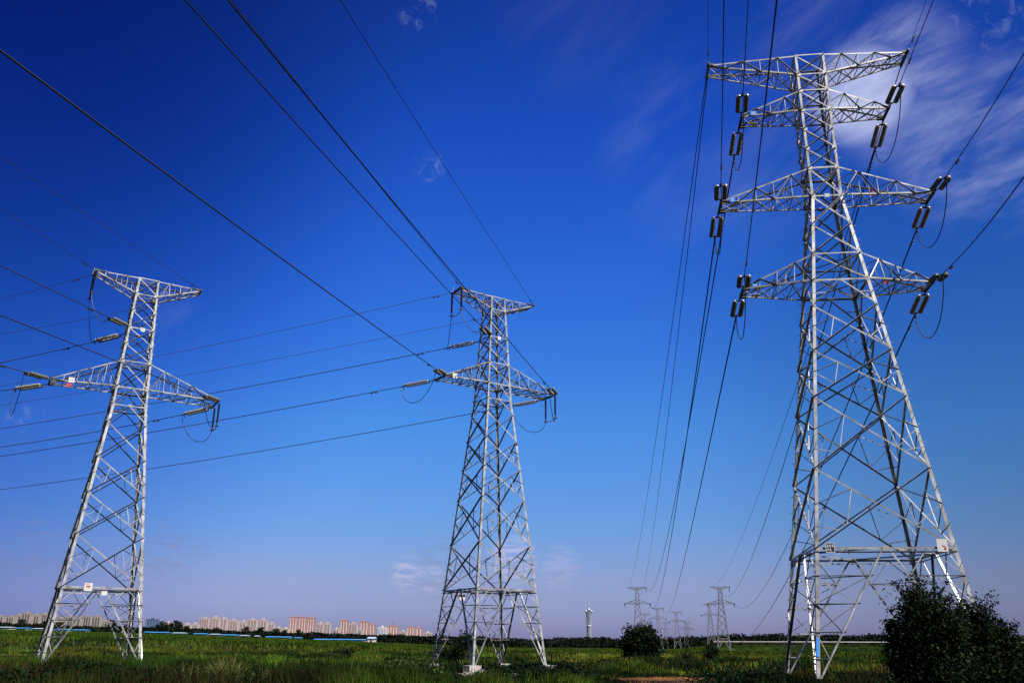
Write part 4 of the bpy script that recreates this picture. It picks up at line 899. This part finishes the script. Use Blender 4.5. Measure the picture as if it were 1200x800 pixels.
def block(x0, x1, ytop, m, D, label, ant=False, bays=None):
    pm = (x0 + x1) / 2; pt = at_d(pm, D, ytop); w = at_d(x1, D).x - at_d(x0, D).x; z = gzf(pt.x, pt.y) - 4; h = pt.z - z; dp = 16.0
    o = empty('apartment_block', (pt.x, pt.y, z), label=label, cat='building', group='apartment blocks of the distant city')
    mb = MB(); mb.box((0, dp / 2, h / 2), w, dp, h); mb.build('wall', m, o)
    n = bays or max(2, int(round(w / 6.5)))
    for k in range(n):
        g = MB(); c = -w / 2 + (k + .5) * w / n; g.box((c, -.25, h * .485), w / n * .42, 1.1, h * .93); g.build('window_bay', GLZ[m], o)
        for f in range(1):
            s_ = MB(); s_.box((c + w / n * .5 * (1 if k < n - 1 else .8), -.5, h * .5), w / n * .14, 1.6, h * .985); s_.build('balcony_stack', m, o)
    pr_ = MB(); pr_.box((0, dp / 2, h + .45), w + .5, dp + .5, .9); pr_.build('roof_parapet', m, o)
    for k in range(max(1, n // 3)):
        r_ = MB(); r_.box((-w / 2 + (k + .5) * w / max(1, n // 3), dp / 2, h + 2.4), w / n * .8, 7, 3.0); r_.build('stair_house', m, o)
    if ant: a2 = MB(); a2.bar((0, dp / 2, h + 3.9), (0, dp / 2, h + 12), .7); a2.build('antenna', M['hardware'], o)
BL = [(-24, -8, 722, W_TAN), (-6, 4, 721.5, W_TAN), (5, 16.5, 722, W_TAN), (17.5, 25, 720.5, W_TAN), (26, 36, 718, W_TAN), (37, 46, 720.5, W_TAN), (47, 55, 719, W_TAN), (56, 64, 723, W_TAN), (66, 75, 724, W_TAN), (77, 86, 722, W_TAN), (87, 94.5, 723.5, W_TAN), (95.5, 107, 721.5, W_TAN), (108.5, 118, 722, W_TAN), (119, 126, 727.5, W_TAN),
      (171, 184, 725.5, W_DARK), (191, 202, 729, W_PINK), (203, 213, 729.5, W_PINK), (214, 223, 731, W_PINK), (224, 232, 730.5, W_PINK), (234, 245, 723.8, W_PINK), (246, 257, 723.2, W_PINK), (258, 266, 724.5, W_PINK), (267, 279, 726, W_PINK), (281, 288, 728, W_PINK), (290, 301, 725.5, W_PINK), (302, 313, 726, W_PINK), (314.5, 321, 730, W_PINK), (322, 330, 735, W_PINK), (331, 338, 736, W_PINK),
      (339.5, 349, 722.6, W_RED), (350.2, 359.5, 723, W_RED), (360.5, 369, 723.8, W_RED), (371.5, 379, 730, W_PINK), (380, 387, 730, W_PINK), (391, 397, 736.5, W_PINK), (398.5, 408, 726.7, W_RED), (409, 418.5, 730.2, W_PINK), (420, 424, 737, W_PINK), (421.8, 432, 728.2, W_RED), (433, 439.5, 731.5, W_RED), (443, 452.5, 734.6, W_WHITE), (453.5, 466.5, 733.3, W_RED), (468, 476, 739.3, W_PINK), (476.5, 486, 734.6, W_RED), (487, 495, 735.5, W_RED), (496.5, 506, 741, W_PINK)]
nm = {W_TAN: 'grey tan', W_PINK: 'pinkish cream', W_RED: 'red and cream', W_WHITE: 'white', W_DARK: 'dark blue glass'}
seen = {}
for i, (x0, x1, yt, m) in enumerate(BL):
    seen[m] = seen.get(m, 0) + 1; k = seen[m]
    ordn = ('first', 'second', 'third', 'fourth', 'fifth', 'sixth', 'seventh', 'eighth', 'ninth', 'tenth', 'eleventh', 'twelfth', 'thirteenth', 'fourteenth', 'fifteenth', 'sixteenth', 'seventeenth', 'eighteenth', 'nineteenth', 'twentieth', 'twenty-first', 'twenty-second')[k - 1]
    vis = ordn if m is not W_TAN else (ordn if k == 1 else ('first', 'second', 'third', 'fourth', 'fifth', 'sixth', 'seventh', 'eighth', 'ninth', 'tenth', 'eleventh', 'twelfth', 'thirteenth')[k - 2])
    lab = 'only dark blue glass office block, right beside the leftmost pylon' if m is W_DARK else 'only white block among the red and cream ones' if m is W_WHITE else f'{vis} {nm[m]} apartment block of its colour counted from the left'
    if m is W_TAN and k == 1: lab = 'grey tan apartment block cut off by the left picture edge'
    block(x0, x1, yt, m, 2150 + 35 * (i % 4), lab, ant=(x0 == 453.5))

# telecom tower on the horizon
D = 3000; b0, t0 = at_d(690.5, D, 748), at_d(690.5, D, 703); sc_ = D / 1015
M['tower_white'] = mat('telecom_tower_white', (.26, .29, .34), .45, .1, (.36, .39, .44), .05); M['tower_blue'] = mat('telecom_tower_glass', (.075, .105, .17), .6, 0, (.13, .165, .24), .05)
tv = empty('telecom_tower', (b0.x, b0.y, 0), label='white and blue telecom tower with spheres and spire on the horizon', cat='tower')
zt = lambda py: EYE + (ray(690.5, py).z) * D / ray(690.5, py).y
mb = MB(); mb._lathe([(0, 7.6), (zt(735), 6.4), (zt(725), 6.4), (zt(718), 8.0), (zt(716), 8.0)], Vector((0, 0, 0)), Vector((0, 0, 1)), 20, 0); mb.build('shaft', M['tower_blue'], tv)
for k in range(10):
    a_ = 2 * math.pi * k / 10; m2 = MB(); pts = [Vector((math.cos(a_ + s_) * r_, math.sin(a_ + s_) * r_, z)) for z, r_, s_ in ((0, 8.2, 0), (zt(735), 6.9, .5), (zt(725), 6.9, .8), (zt(717), 8.5, 1.0))]; m2.tube(pts, .8, 6); m2.build('rib', M['tower_white'], tv)
for (dx, py, r_) in ((0, 714.2, 5.6), (-9.0, 716.2, 4.2), (9.0, 716.2, 4.2)):
    m2 = MB(); n_ = 10; m2._lathe([(-r_ * math.cos(math.pi * i / n_), max(.05, r_ * math.sin(math.pi * i / n_))) for i in range(n_ + 1)], Vector((dx, -2, zt(py))), Vector((0, 0, 1)), 16, 0); m2.build('sphere_pod', M['tower_white'], tv, True)
m2 = MB(); m2.tube([(0, 0, zt(714)), (0, 0, zt(709)), (0, 0, zt(702))], [3.0, 2.2, 1.0], 8); m2.build('spire', M['tower_white'], tv)
m2 = MB(); m2._lathe([(zt(734), 7.6), (zt(733), 8.4), (zt(732.2), 7.6)], Vector((0, 0, 0)), Vector((0, 0, 1)), 20, 0); m2.build('ring_deck', M['tower_white'], tv)
